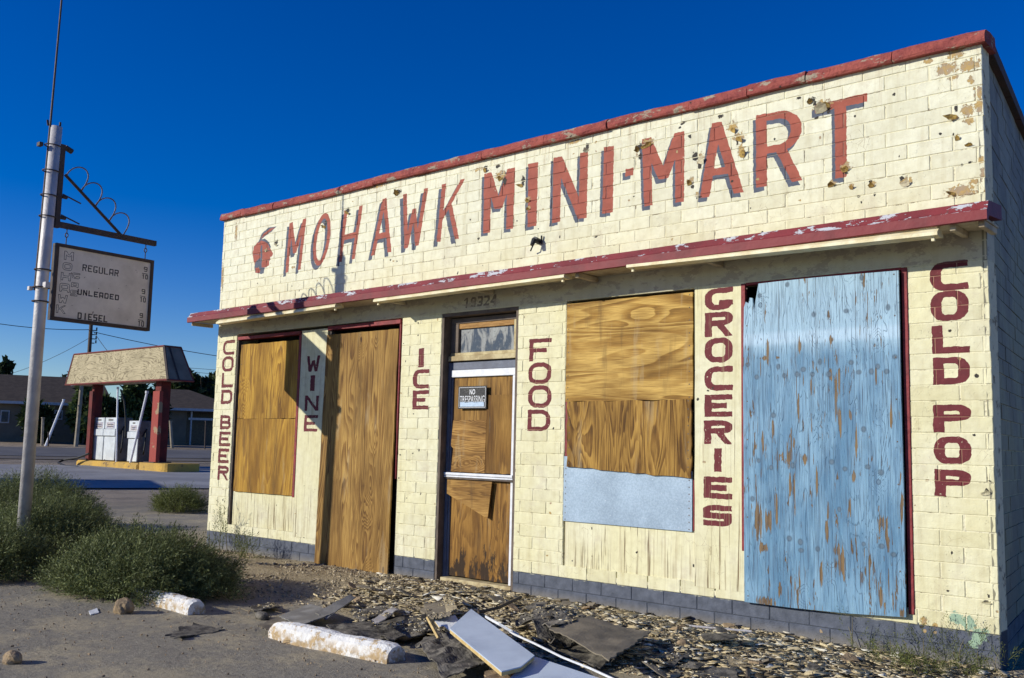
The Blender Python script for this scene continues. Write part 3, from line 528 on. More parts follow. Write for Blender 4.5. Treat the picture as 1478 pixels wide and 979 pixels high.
def ground_mat():
    n = NT('lot_ground', .95, .12); P = n.pos(); x = n.xyz(P)
    fine = n.noise(P, 140, 4, .75); mid = n.noise(P, 12, 5, .7); big = n.noise(P, .9, 4, .6)
    asph = n.mix(n.ss(fine, .35, .7), (.19, .17, .132), (.46, .42, .33)); asph = n.mix(n.ma('MULTIPLY', n.ss(mid, .42, .68), .55), asph, (.22, .195, .155))
    asph = n.mix(n.ma('MULTIPLY', n.ss(n.noise(P, 1.6, 6, .7), .47, .60), .8), asph, n.mix(n.ss(fine, .3, .7), (.34, .29, .19), (.50, .43, .30)))
    crk = n.nd('TexVoronoi'); crk.feature = 'DISTANCE_TO_EDGE'; n.put(crk.inputs['Vector'], n.mp(P, (1, 1, 0))); crk.inputs['Scale'].default_value = .55
    asph = n.mix(n.ma('MULTIPLY', n.ss(n.ma('ADD', crk.outputs['Distance'], n.ma('MULTIPLY', mid, .03)), .006, .003), .35), asph, (.045, .04, .035))
    spk = n.ss(n.vor(P, 60), .18, .10); asph = n.mix(n.ma('MULTIPLY', n.ma('MULTIPLY', spk, .5), n.ss(n.noise(P, 7, 2), .5, .62)), asph, (.42, .40, .36))
    dirt = n.mix(n.ss(n.noise(P, 45, 5, .75), .35, .65), (.27, .215, .13), (.54, .455, .30)); dirt = n.mix(n.ss(mid, .6, .72), dirt, (.13, .10, .07))
    wob = n.ma('MULTIPLY', n.ma('SUBTRACT', n.noise(P, 1.4, 5, .65), .5), 2.2)
    k = n.ma('MULTIPLY', n.ss(n.ma('ADD', x[1], wob), -1.95, -1.55), n.ss(x[0], -13., -9.))
    col = n.mix(k, asph, dirt)
    t = n.ma('ADD', n.ma('MULTIPLY', n.ma('SUBTRACT', x[0], CO[0]), TV[0]), n.ma('MULTIPLY', n.ma('SUBTRACT', x[1], CO[1]), TV[1]))
    farm = n.ss(t, 17., 24.); far = n.mix(n.ss(n.noise(n.mp(P, (1, 1, 0)), .35, 5, .65), .42, .6), (.17, .145, .115), (.30, .25, .19)); col = n.mix(farm, col, far)
    beyond = n.ss(t, 62., 63.); col = n.mix(beyond, col, n.mix(n.ss(n.noise(P, .5, 5, .7), .4, .6), (.33, .26, .18), (.24, .19, .13)))
    h = n.ma('ADD', n.ma('MULTIPLY', fine, .35), n.ma('MULTIPLY', mid, .9)); h = n.ma('ADD', h, n.ma('MULTIPLY', k, n.ma('MULTIPLY', n.noise(P, 30, 5, .7), 1.6)))
    return n.end(col, n.bump(h, .022, .9))
M['ground'] = ground_mat()
M['road'] = simple('road_asphalt', (.10, .098, .097), (.135, .13, .125), ns=.4, sc=(1, 1, 0))
M['apron'] = simple('concrete_apron', (.30, .30, .30), (.21, .21, .215), ns=.5, sc=(1, 1, 0))
def chips():
    n = NT('roof_gravel_chips', .85, .2); r = n.rnd(); P = n.pos()
    c = n.ramp(r, [(0, (.04, .035, .026)), (.15, (.13, .10, .06)), (.27, (.40, .32, .175)), (.6, (.64, .53, .32)), (.80, (.50, .43, .29)), (.92, (.72, .66, .50)), (1, (.78, .75, .64))])
    c = n.mul(c, n.ramp(n.noise(P, 60, 3), [(.3, (.7, .7, .7)), (.7, (1.15, 1.15, 1.15))])); return n.end(c, n.bump(n.noise(P, 90, 3), .004))
M['chips'] = chips()
M['tar'] = simple('tar_paper', (.055, .05, .043), (.20, .18, .145), ns=14, bs=25, bd=.012, rough=.8, obj=.3)
M['felt'] = simple('weathered_roofing_felt', (.23, .195, .14), (.14, .12, .09), ns=5, bs=50, bd=.004)
M['greyfelt'] = simple('grey_roofing_felt', (.27, .26, .235), (.18, .17, .15), ns=6, bs=60, bd=.003)
M['whitepanel'] = simple('pale_blue_panel', (.50, .58, .68), (.40, .47, .57), ns=3, rough=.5, bd=.001)
M['foam'] = simple('panel_edge_yellow', (.60, .45, .20), (.48, .34, .14), ns=30)
def kerbm():
    n = NT('parking_block_paint', .8, .2); P = n.pos(); N = n.xyz(n.nrm()); c = n.mix(n.ss(n.noise(P, 9, 5, .7), .52, .60), (.78, .77, .74), (.52, .38, .21)); c = n.mix(n.ss(n.noise(P, 26, 5, .7), .62, .67), c, (.20, .17, .13)); x = n.xyz(P)
    c = n.mix(n.ma('MULTIPLY', n.ss(x[2], .10, .02), n.ss(n.noise(P, 14, 4, .7), .4, .6)), c, (.46, .33, .18)); return n.end(c, n.bump(n.noise(P, 30, 5, .7), .014))
M['kerb'] = kerbm()
M['clod'] = simple('sandy_clod', (.48, .40, .27), (.26, .21, .13), ns=14, isl=.35)
M['rock'] = simple('tan_rock', (.36, .26, .15), (.22, .16, .10), ns=12, bd=.02, bs=15)
M['galv'] = simple('galvanised_pole', (.56, .54, .53), (.44, .42, .42), rough=.55, ns=5, spec=.4, metal=.2)
M['darksteel'] = simple('dark_painted_steel', (.045, .035, .032), (.075, .05, .04), rough=.6, ns=9)
M['scroll'] = simple('worn_scroll_iron', (.10, .09, .09), (.22, .20, .19), rough=.5, ns=9)
def leafmat(name, a, b, c):
    n = NT(name, .6, .25); r = n.rnd(); P = n.pos(); col = n.ramp(r, [(0, a), (.6, b), (1, c)]); col = n.mul(col, n.ramp(n.noise(P, 3, 3), [(.3, (.75, .75, .7)), (.7, (1.2, 1.2, 1.15))]))
    tr = n.nd('BsdfTranslucent'); n.put(tr.inputs[0], col); mx = n.nd('MixShader'); mx.inputs[0].default_value = .25
    n.put(n.b.inputs['Base Color'], col); n.t.links.new(n.b.outputs[0], mx.inputs[1]); n.t.links.new(tr.outputs[0], mx.inputs[2]); n.t.links.new(mx.outputs[0], n.t.nodes['Material Output'].inputs[0]); return n.m
M['weed'] = leafmat('tumbleweed_leaf', (.06, .078, .028), (.14, .165, .06), (.30, .34, .145))
M['weed2'] = leafmat('bright_weed_leaf', (.07, .09, .02), (.13, .15, .04), (.22, .24, .08))
M['stem'] = simple('weed_stem', (.17, .15, .07), (.24, .20, .12))
M['drystem'] = simple('dry_weed_stem', (.30, .24, .15), (.22, .17, .10))
M['tree'] = leafmat('tree_leaf', (.018, .032, .012), (.035, .06, .02), (.07, .10, .035))
M['treeb'] = leafmat('pale_leaf', (.04, .06, .02), (.08, .12, .04), (.14, .19, .06))
M['bark'] = simple('bark', (.10, .08, .06), (.06, .045, .035))
def shingle():
    n = NT('brown_shingles', .9, .15); P = n.pos(); x = n.xyz(P); c = n.mix(n.ss(n.noise(P, 3, 4, .7), .4, .6), (.085, .068, .054), (.062, .05, .041)); row = n.ma('FRACT', n.ma('MULTIPLY', x[2], 7.)); c = n.mul(c, n.ramp(row, [(0, (.72, .72, .72)), (.15, (1, 1, 1))])); return n.end(c)
M['shingle'] = shingle()
M['stucco'] = simple('house_stucco', (.25, .205, .145), (.21, .17, .12), ns=2)
M['eave'] = simple('eave_white', (.62, .62, .62), (.5, .5, .5))
M['winglass'] = simple('dark_window', (.03, .035, .045), (.05, .055, .06), rough=.25, spec=.5)
def canply():
    n = NT('canopy_weathered_plywood', .8, .2); P = n.pos(); x = n.xyz(P)
    f = n.noise(n.comb(n.ma('MULTIPLY', x[0], .45), 0., n.ma('MULTIPLY', x[2], 2.2)), 1.2, 3, .5, 1.2); fr = n.ma('FRACT', n.ma('MULTIPLY', f, 12.)); c = n.mix(n.ss(fr, .62, .85), (.44, .375, .235), (.22, .18, .11)); c = n.mul(c, n.ramp(n.noise(P, 2.2, 4, .6), [(.3, (.78, .78, .76)), (.7, (1.1, 1.1, 1.1))])); return n.end(c, n.bump(f, .01))
M['canply'] = canply()
M['canred'] = simple('canopy_red', (.22, .05, .045), (.16, .05, .04), ns=3)
M['postred'] = simple('post_red', (.15, .024, .02), (.09, .018, .016), ns=3)
M['postlit'] = simple('post_sunlit_worn_edge', (.30, .055, .042), (.32, .22, .13), ns=2.5, lo=.58, hi=.62)  # brighter red copy for the sunlit guard strip, tan where worn
M['yellow'] = simple('yellow_kerb_paint', (.62, .37, .05), (.48, .28, .05), ns=3)
M['yellow'] = (lambda n: n.end(n.mix(n.ss(n.noise(n.pos(), 4, 5, .7), .60, .63), n.mix(n.ss(n.noise(n.pos(), 1.5, 3), .4, .6), (.58, .36, .075), (.45, .29, .08)), (.16, .11, .07)), n.bump(n.noise(n.pos(), 8, 4), .02)))(NT('yellow_kerb_paint', .8, .2))
M['pumpwhite'] = simple('pump_enamel', (.62, .66, .68), (.50, .53, .55), rough=.4, ns=3)
M['pumpgrey'] = simple('pump_side_grey', (.17, .15, .14), (.10, .09, .085), rough=.6, ns=3)
M['pumpface'] = simple('pump_dial', (.60, .52, .45), (.30, .30, .42), rough=.3, ns=9)
M['rubber'] = simple('black_rubber', (.015, .015, .015), (.025, .025, .025), rough=.6)
M['wire'] = simple('power_wire', (.03, .03, .035), (.04, .04, .04))
M['utilwood'] = simple('utility_pole_wood', (.12, .085, .06), (.08, .055, .04), ns=4)
M['palewood'] = simple('pale_post_wood', (.36, .31, .23), (.26, .22, .16), ns=3)

# ------------------------------------------------------------------ ground, road, apron
def spaced(lo, hi, a, b, st, far):
    mid = np.arange(a, b+1e-6, st); L = []; x = a; s_ = st
    while x > lo: s_ *= far; x -= s_; L.append(x)
    R_ = []; x = mid[-1]; s_ = st
    while x < hi: s_ *= far; x += s_; R_.append(x)
    return np.array(L[::-1]+list(mid)+R_)
gx = spaced(-3500, 3500, -12.5, 2.2, .035, 1.10); gy = spaced(-3500, 3500, -5.2, .45, .035, 1.10)
X, Y = np.meshgrid(gx, gy); Z = gz(X, Y); nx, ny = len(gx), len(gy)
# keep the soil out of the building
V = np.stack([X.ravel(), Y.ravel(), Z.ravel()], 1); ii = np.arange(nx*ny).reshape(ny, nx)
Q = np.stack([ii[:-1, :-1].ravel(), ii[:-1, 1:].ravel(), ii[1:, 1:].ravel(), ii[1:, :-1].ravel()], 1)
bigmesh('ground', V, Q, M['ground'], smooth=True, kind='structure')
NV = np.array([.4210, .9071])
def strip(name, t0, t1, v0, v1, mat, up, n1=24, n2=60):
    ts = np.linspace(t0, t1, n1); vv = np.linspace(v0, v1, n2); V = []
    for t in ts:
        for v in vv:
            p = CO[:2]+TV*t+NV*v; V.append((p[0], p[1], float(gz(p[0], p[1]))+up))
    ii = np.arange(n1*n2).reshape(n1, n2); Q = np.stack([ii[:-1, :-1].ravel(), ii[:-1, 1:].ravel(), ii[1:, 1:].ravel(), ii[1:, :-1].ravel()], 1)
    return bigmesh(name, np.array(V), Q, mat, smooth=True, kind='structure')
strip('road', 50.5, 60, -160, 160, M['road'], .035)
strip('concrete_apron', 26.5, 40, -24, 22, M['apron'], .03)
strip('road_shoulder', 46.5, 50.2, -160, 160, simple('shoulder_gravel', (.16, .135, .10), (.11, .095, .075), ns=.6), .03)

# ------------------------------------------------------------------ the store
CH, BL, Z0 = .1092, .312, .215; TOPZ = 4.232
XL, XR = -9.30, 0.0
store = thing('store_building', (-4.65, 0, 0), 'abandoned cream block mini-mart with boarded windows and red trim under a red lettered parapet', 'building')
OPEN = [(-8.86, -7.03, .27, 2.70), (-7.03, -5.79, 0., 2.70), (-5.20, -4.17, 0., 2.70), (-3.59, -.535, .275, 2.70)]
# solid core behind the blocks
core = MB(); T0, T1 = .0034, .20
for x0, x1 in ((XL, -8.86), (-5.79, -5.20), (-4.17, -3.59), (-.535, XR)): core.box(x0, x1, T0, T1, -.15, 2.70)
core.box(-8.86, -7.03, T0, T1, -.15, .265); core.box(-3.59, -.535, T0, T1, -.15, .27)
core.box(XL, XR, T0, T1, 2.99, TOPZ)
core.build('wall_core', M['mortar'], store)
hd = MB(); hd.bbox(XL, XR-.002, .001, T1, 2.70, 2.99, .004); hd.build('header_beam', M['paint'], store)
# blocks
def blockmesh(wd, var, hh=CH-.0042, dp=.03):
    key = (round(wd, 3), var)
    if key in BM: return BM[key]
    rs = np.random.RandomState(hash(key) % 9999); b = .004
    nx_ = 3 if wd > .12 else 2
    xs = np.linspace(b, wd-b, nx_+1); F = []; Vt = []
    zs = [b, hh*.5, hh-b]
    for z in zs:
        for x in xs: Vt.append((x, rs.uniform(-.0012, .0012), z+rs.uniform(-.001, .001)))
    nxx = len(xs)
    for j in range(2):
        for i in range(nxx-1): F.append((j*nxx+i, j*nxx+i+1, (j+1)*nxx+i+1, (j+1)*nxx+i))
    # rim ring (outer, set back)
    ringi = [i for i in range(nxx)]+[nxx-1+nxx, 3*nxx-1]+[2*nxx+i for i in range(nxx-2, -1, -1)]+[nxx]
    o0 = len(Vt)
    for i in ringi:
        x, y, z = Vt[i]; Vt.append((0 if x < b*1.5 else wd if x > wd-b*1.5 else x, .0035+rs.uniform(0, .001), 0 if z < b*2.2 else hh if z > hh-b*2.2 else z))
    k = len(ringi); o1 = len(Vt)
    for i in range(k): x, y, z = Vt[o0+i]; Vt.append((x, dp, z))
    for i in range(k): j = (i+1) % k; F.append((ringi[j], ringi[i], o0+i, o0+j)); F.append((o0+j, o0+i, o1+i, o1+j))
    me = bpy.data.meshes.new('block'); me.from_pydata(Vt, [], F); me.materials.append(M['paint']); me.update()
    import bmesh
    bm = bmesh.new(); bm.from_mesh(me); bmesh.ops.recalc_face_normals(bm, faces=bm.faces)
    f0 = max(bm.faces, key=lambda f: f.calc_area())
    if f0.normal.y > 0: bmesh.ops.reverse_faces(bm, faces=bm.faces)
    bm.to_mesh(me); bm.free(); BM[key] = me; return me
BM = {}; BLK = []
def solid_runs(z0, z1):
    zc = (z0+z1)/2
    if 2.70 < zc < 2.99 or z0 > TOPZ-.03: return []
    runs = [(XL, XR)]
    if zc < 2.70:
        cuts = [(a, b) for a, b, c, d in OPEN if c-.005 < z1-.02 and (zc > c or c < .01)]
        x = XL; runs = []
        for a, b in sorted(cuts):
            if a > x+.02: runs.append((x, a))
            x = max(x, b)
        if x < XR-.02: runs.append((x, XR))
    return runs
rb = np.random.RandomState(5)
for i in range(-3, 38):
    z0 = Z0+i*CH; z1 = z0+CH
    if z0 < 2.70 < z1: z1 = 2.70
    if z0 < 2.99 < z1: z0 = 2.99
    z1 = min(z1, TOPZ)
    if z1-z0 < .03: continue
    off = .355-BL/2*(i % 2 == 0)
    for a, b in solid_runs(z0, z1):
        js = [-off-BL*k for k in range(-1, 32)]; js = sorted([j for j in js if a+.035 < j < b-.035]); ed = [a]+js+[b]
        for p, q in zip(ed[:-1], ed[1:]):
            BLK.append((p, q, z0, z1))
def scr(p):
    c = np.array(p)-CO; z = c@CF; return z
BLK.sort(key=lambda t: -((t[1]-t[0])*(t[3]-t[2]))/(scr(((t[0]+t[1])/2, 0, (t[2]+t[3])/2))**2)*(1 if t[3] > .05 else 0))
rest = MB()
for k, (p, q, z0, z1) in enumerate(BLK):
    g = .0024+.0024*rb.rand()*(1 if rb.rand() < .72 else 4.); gl = .003 if p > XL+.01 else 0; x0 = p+g*(p > XL+.01); wd = q-p-g-(.0015 if q < -.01 else -.004); hh = z1-z0-.0042
    wd = round(wd*200)/200; y = rb.uniform(-.0022, .0008)
    if k < 300:
        me = blockmesh(wd, rb.randint(3)) if abs(hh-(CH-.0042)) < .004 else blockmesh(wd, 9+int(hh*100), hh)
        o = bpy.data.objects.new('block', me); COL.objects.link(o); o.parent = store; o.location = (x0+4.65, y, z0+.0018+rb.uniform(-.0006, .0006))
    else:
        me = blockmesh(wd, rb.randint(3)) if abs(hh-(CH-.0042)) < .004 else blockmesh(wd, 9+int(hh*100), hh)
        vv = np.array([v.co[:] for v in me.vertices]); rest.add(vv+np.array([x0, y, z0+.0018]), [tuple(pl.vertices) for pl in me.polygons])
rest.build('block_remainder', M['paint'], store, kind='stuff')
# side walls
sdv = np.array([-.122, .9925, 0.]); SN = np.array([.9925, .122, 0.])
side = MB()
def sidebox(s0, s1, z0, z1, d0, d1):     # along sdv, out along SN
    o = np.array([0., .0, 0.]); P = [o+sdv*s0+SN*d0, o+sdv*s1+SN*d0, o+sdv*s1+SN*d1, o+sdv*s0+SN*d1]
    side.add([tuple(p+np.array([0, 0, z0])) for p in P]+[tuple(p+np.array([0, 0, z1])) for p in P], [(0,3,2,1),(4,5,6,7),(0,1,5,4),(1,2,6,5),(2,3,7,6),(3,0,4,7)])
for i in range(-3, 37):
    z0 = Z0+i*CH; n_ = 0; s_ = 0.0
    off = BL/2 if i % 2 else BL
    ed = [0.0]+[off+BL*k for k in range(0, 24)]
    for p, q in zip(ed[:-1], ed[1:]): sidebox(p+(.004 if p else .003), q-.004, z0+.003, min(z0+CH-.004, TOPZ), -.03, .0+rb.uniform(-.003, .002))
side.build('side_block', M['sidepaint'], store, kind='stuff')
sc2 = MB(); P = [np.array([-.05, .05, 0]), sdv*7.6+SN*-.009, sdv*7.6+SN*-.2, np.array([-.2, .2, 0])]
P[0] = sdv*.03+SN*-.009; P[3] = sdv*.2+SN*-.2
sc2.add([tuple(p+np.array([0, 0, -.15])) for p in P]+[tuple(p+np.array([0, 0, TOPZ-.01])) for p in P], [(0,3,2,1),(4,5,6,7),(0,1,5,4),(1,2,6,5),(2,3,7,6),(3,0,4,7)])
sc2.build('side_wall', M['mortar'], store)
bk = MB(); bk.box(XL, XL+.2, T1+.002, 7.5, -.15, TOPZ-.01); bk.box(XL, -.97, 7.502, 7.7, -.15, TOPZ-.01); bk.build('rear_wall', M['mortar'], store)
rf = MB(); rf.box(XL+.2, -1.2, T1+.002, 7.5, 3.6, 3.7); rf.build('roof', M['felt'], store)
vd = MB(); vd.box(-9.0, -.1, .42, .46, 0, 3.3); vd.build('dark_interior', M['void'], store)
# coping along the parapet
cb = [XL-.03]+[W(px, py)[0] for px, py in ((352, 312), (398, 300), (455, 288), (542, 262), (601, 249), (700, 222), (790, 196), (880, 172), (998, 142), (1082, 120), (1166, 100), (1290, 70))]+[.045]
for a, b in zip(cb[:-1], cb[1:]):
    mb = MB(); n_ = max(2, int((b-a)/.12)); prof_ = [(-.045, 0), (-.052, .02), (-.048, .055), (-.03, .085), (0, .10), (.10, .105), (.22, .10), (.24, 0)]
    V = []; F = []; dz = rb.uniform(-.008, .008); dy = rb.uniform(-.01, .006)
    for i in range(n_+1):
        x = a+.004+(b-a-.008)*i/n_
        for (y, z) in prof_: V.append((x, y+dy+rb.uniform(-.004, .004), TOPZ-.005+z+dz+rb.uniform(-.006, .006)*(z > 0)+.01*vnoise(x, 0, 2.5)))
    k = len(prof_)
    for i in range(n_):
        for j in range(k): F.append((i*k+j, i*k+(j+1) % k, (i+1)*k+(j+1) % k, (i+1)*k+j))
    F.append(tuple(range(k))); F.append(tuple(n_*k+j for j in range(k-1, -1, -1)))
    mb.add(V, F); mb.build('coping_stone', M['coping'], store)
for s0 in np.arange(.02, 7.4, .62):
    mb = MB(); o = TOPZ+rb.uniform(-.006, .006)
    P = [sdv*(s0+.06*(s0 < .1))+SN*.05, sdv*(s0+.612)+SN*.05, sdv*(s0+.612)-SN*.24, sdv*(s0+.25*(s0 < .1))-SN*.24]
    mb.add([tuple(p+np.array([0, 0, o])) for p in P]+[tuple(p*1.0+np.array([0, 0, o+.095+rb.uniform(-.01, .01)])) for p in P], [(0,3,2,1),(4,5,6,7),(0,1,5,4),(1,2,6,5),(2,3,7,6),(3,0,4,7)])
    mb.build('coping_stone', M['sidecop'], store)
# awning
AX0, AX1, AE = -9.46, .10, .36
def az(x, a, b): return a+(b-a)*(x-AX0)/(AX1-AX0)
xs = np.linspace(AX0, AX1, 60)
pr = lambda x: [(-AE+.012, az(x, 2.850, 2.893)), (-AE, az(x, 2.855, 2.898)), (-AE, az(x, 2.916, 2.962)), (-AE+.018, az(x, 2.928, 2.974)), (-AE+.045, az(x, 2.975, 3.028)), (-AE+.07, az(x, 2.978, 3.032)), (-.004, az(x, 3.00, 3.055)), (-.004, az(x, 2.90, 2.955)), (-AE+.05, az(x, 2.885, 2.93)), (-AE+.03, az(x, 2.852, 2.895))]
aw = MB(); V = []; F = []
for x in xs:
    wv = .006*vnoise(x, 3, 1.5)
    for (y, z) in pr(x): V.append((x, y+.008*vnoise(x, 1, 1.2)*(y < -.2), z+wv*(y < -.2)))
k = len(pr(0))
for i in range(len(xs)-1):
    for j in range(k): F.append((i*k+j, i*k+(j+1) % k, (i+1)*k+(j+1) % k, (i+1)*k+j))
F.append(tuple(range(k))); F.append(tuple((len(xs)-1)*k+j for j in range(k-1, -1, -1))); aw.add(V, F)
awo = aw.build('awning', M['fascia'], store)
sf = MB()
for a, b in ((AX0+.02, -7.9), (-7.895, -6.0), (-5.995, -3.6), (-3.595, -1.4), (-1.395, AX1-.02)):
    z = az((a+b)/2, 2.875, 2.918); sf.box(a, b, -AE+.05, -.006, z-.012, z)
sf.build('soffit', M['soffit'], awo)
for x in (AX0+.03, -8.2, -6.9, -5.75, -4.5, -3.25, -2.0, -.13, AX1-.05):
    bb = MB(); z = az(x, 2.862, 2.905); bb.bbox(x-.02, x+.02, -AE+.06, -.006, z-.045, z); bb.build('bracket', M['soffit'], awo)
# tube lamps under the awning
for k, (a, b, lab) in enumerate((((318,465),(490,440),'short cream fluorescent strip lamp under the left end of the awning, above the first window'), ((545,433),(820,397),'cream fluorescent strip lamp under the awning above the ICE pier and the door'), ((910,383),(1357,335),'long cream fluorescent strip lamp under the right part of the awning above the blue board'))):
    ya = -.30; pa = W(a[0], a[1], ya); pb = W(b[0], b[1], ya); x0, x1 = pa[0], pb[0]; z = (pa[2]+pb[2])/2-.005
    t = thing('strip_lamp', ((x0+x1)/2, ya, z), lab, 'lamp', 'strip lamps under the awning')
    def lp(x0_, x1_, prf, nm, mat):
        mb = MB(); V = []; kk = len(prf)
        for x in (x0_, x1_):
            zz = pa[2]+(pb[2]-pa[2])*(x-x0)/(x1-x0)
            for (y, q) in prf: V.append((x, ya+y, zz+q))
        mb.add(V, [tuple(range(kk)), tuple(range(2*kk-1, kk-1, -1))]+[((i+1) % kk, i, i+kk, (i+1) % kk+kk) for i in range(kk)]); return mb.build(nm, mat, t)
    lp(x0, x1, [(-.025, .02), (-.062, -.008), (-.062, -.03), (-.02, -.036), (.02, -.036), (.062, -.03), (.062, -.008), (.025, .02)], 'reflector', M['fixture'])
    lp(x0+.01, x1-.01, [(-.025, .045), (-.025, .0), (.025, .0), (.025, .045)], 'housing', M['fixture'])
    for xe in (x0+.03, x1-.05): lp(xe, xe+.02, [(-.03, -.034), (-.03, -.062), (-.005, -.062), (-.005, -.034)], 'lamp_holder', M['fixture'])
# boards ---------------------------------------------------------------------------------
def board(name, poly, y, th, mat, parent=store, label=None, yb=None, cut=0):
    """poly in (x,z); optional yb = y at the bottom (leaning)"""
    zt = max(p[1] for p in poly); zb = min(p[1] for p in poly); mb = MB()
    f = lambda z: y if yb is None else yb+(y-yb)*(z-zb)/(zt-zb)
    mb.prism([(x, f(z), z) for x, z in poly], (0, th, 0)); return mb.build(name, mat, parent, label=label)
def rect(x0, x1, z0, z1): return [(x0, z0), (x1, z0), (x1, z1), (x0, z1)]
def rough_rect(x0, x1, z0, z1, n=14, amp=.004, seed=0, tr=0., bl=0.):
    r = np.random.RandomState(seed); P = []
    for i in range(n): P.append((x0+(x1-x0)*i/n, z0+bl*i/n+r.uniform(-amp, amp)))
    for i in range(n): P.append((x1+r.uniform(-amp, amp), z0+bl+(z1+tr-z0-bl)*i/n))
    for i in range(n): P.append((x1+(x0-x1)*i/n, z1+tr*(1-i/n)+r.uniform(-amp, amp)))
    for i in range(n): P.append((x0+r.uniform(-amp, amp), z1+(z0-z1)*i/n))
    return P
def frame(name, x0, x1, z0, z1, y, d=.02, mat=None):
    mb = MB(); mb.bbox(x0, x1, y, y+d, z0, z1, .003); return mb.build(name, mat or M['red'], store)
# window by COLD BEER
frame('window_frame', -8.855, -8.835, .275, 2.66, .012, .05, M['jamb']); frame('window_frame', -8.828, -7.535, 2.625, 2.665, -.012, .11); frame('window_frame', -7.56, -7.518, .72, 2.623, -.010, .10)
board('plywood_board', rough_rect(-8.79, -7.575, 1.635, 2.565, seed=1), .022, .015, M['plyA'], label='golden plywood sheet, upper of two on the left window')
board('plywood_board', rough_rect(-8.79, -7.56, .735, 1.630, seed=2), .018, .015, M['plyB'], label='golden plywood sheet, lower of two on the left window')
board('cream_panel', rect(-8.825, -7.565, .285, .745), .040, .02, M['woodpaint'], label='cream painted plywood panel under the left window')
board('wine_panel', rough_rect(-7.512, -7.035, .275, 2.665, seed=3, amp=.002), -.006, .03, M['woodpaint'], label='cream panel lettered WINE')
# tall opening
frame('door_frame', -7.03, -5.805, 2.64, 2.685, -.014, .12); frame('door_frame', -5.82, -5.80, 1.0, 2.638, -.010, .12); frame('door_frame', -5.835, -5.80, .02, .995, .03, .08, M['jamb']); frame('door_frame', -7.03, -7.0, .05, 2.638, .02, .05, M['jamb'])
board('plywood_board', rough_rect(-7.035, -5.83, .022, 2.585, n=20, seed=4, amp=.003), -.016, .018, M['plyTall'], label='tall plywood sheet leaning over the side door', yb=-.055)
# entrance: recessed door and transom
ent = MB(); ent.box(-5.198, -5.17, .006, .30, -.02, 2.70); ent.build('door_jamb', M['jamb'], store, label='dark brown door jamb on the left')
ent = MB(); ent.box(-4.20, -4.172, .006, .30, -.02, 2.70); ent.build('door_jamb', M['jamb'], store)
ent = MB(); ent.box(-5.168, -4.202, .006, .30, 2.665, 2.70); ent.build('door_head', M['jamb'], store)
dY = .115
def bx(name, x0, x1, z0, z1, y, d, mat, parent=store, b=.003, label=None):
    mb = MB(); mb.bbox(x0, x1, y, y+d, z0, z1, b); return mb.build(name, mat, parent, label=label)
bx('door_post', -5.168, -5.13, 0, 2.20, dY-.03, .06, M['alud']); bx('transom_bar', -5.168, -4.202, 2.125, 2.20, dY-.02, .06, M['alud'])
tr = bx('transom_window', -5.165, -4.25, 2.215, 2.265, dY-.04, .06, M['transom'])
bx('window_frame', -5.165, -4.25, 2.268, 2.30, dY-.01, .04, M['transom'], tr); bx('window_frame', -5.165, -4.25, 2.60, 2.655, dY-.01, .04, M['jamb'], tr)
bx('window_frame', -5.165, -5.06, 2.302, 2.598, dY-.008, .04, M['jamb'], tr); bx('window_frame', -4.31, -4.25, 2.302, 2.598, dY-.012, .04, M['transom'], tr)
bx('wood_strip', -5.055, -4.315, 2.545, 2.597, dY-.004, .03, M['trwood'], tr); bx('pane', -5.055, -4.315, 2.302, 2.543, dY+.018, .006, M['glass'], tr)
dr = MB(); dr.bbox(-5.125, -4.262, dY-.03, dY+.02, 2.05, 2.122, .004); door = dr.build('door', M['alu'], store, label='white framed entrance door covered with plywood scraps')
bx('door_stile', -4.297, -4.262, .06, 2.048, dY-.03, .05, M['alu'], door); bx('door_stile', -5.128, -5.105, .06, 2.048, dY-.02, .04, M['alud'], door)
bx('push_bar', -5.165, -4.25, 1.045, 1.062, dY-.055, .03, M['alu'], door, .004); bx('push_bar', -5.165, -4.25, 1.066, 1.092, dY-.06, .035, M['alu'], door, .004); bx('push_bar', -5.165, -4.25, 1.028, 1.042, dY-.05, .03, M['jamb'], door, .003)
board('door_board', rough_rect(-5.10, -4.295, 1.095, 2.045, seed=11), dY-.004, .012, M['plyD1'], door)
board('door_board', rough_rect(-4.63, -4.29, 1.10, 1.86, seed=12), dY-.024, .014, M['plyD2'], door, label='plain plywood strip on the right of the door')
board('door_board', [(-5.10, 1.10), (-4.64, 1.10), (-4.635, 1.62), (-5.085, 1.615), (-5.11, 1.36), (-5.075, 1.33)], dY-.022, .012, M['plyD3'], door, label='knotty plywood piece on the upper door')
board('door_board', rough_rect(-5.10, -4.295, .075, 1.03, seed=13, amp=.003), dY-.004, .012, M['plyD5'], door, label='dark stained plywood on the lower door')
board('door_board', [(-5.128, 1.02), (-4.52, 1.02), (-4.565, .665), (-5.125, .88)], dY-.045, .012, M['plyD4'], door, label='slanted plywood scrap hanging below the push bar')
bx('threshold', -5.13, -4.172, -.02, .062, dY-.10, .16, M['transom'])
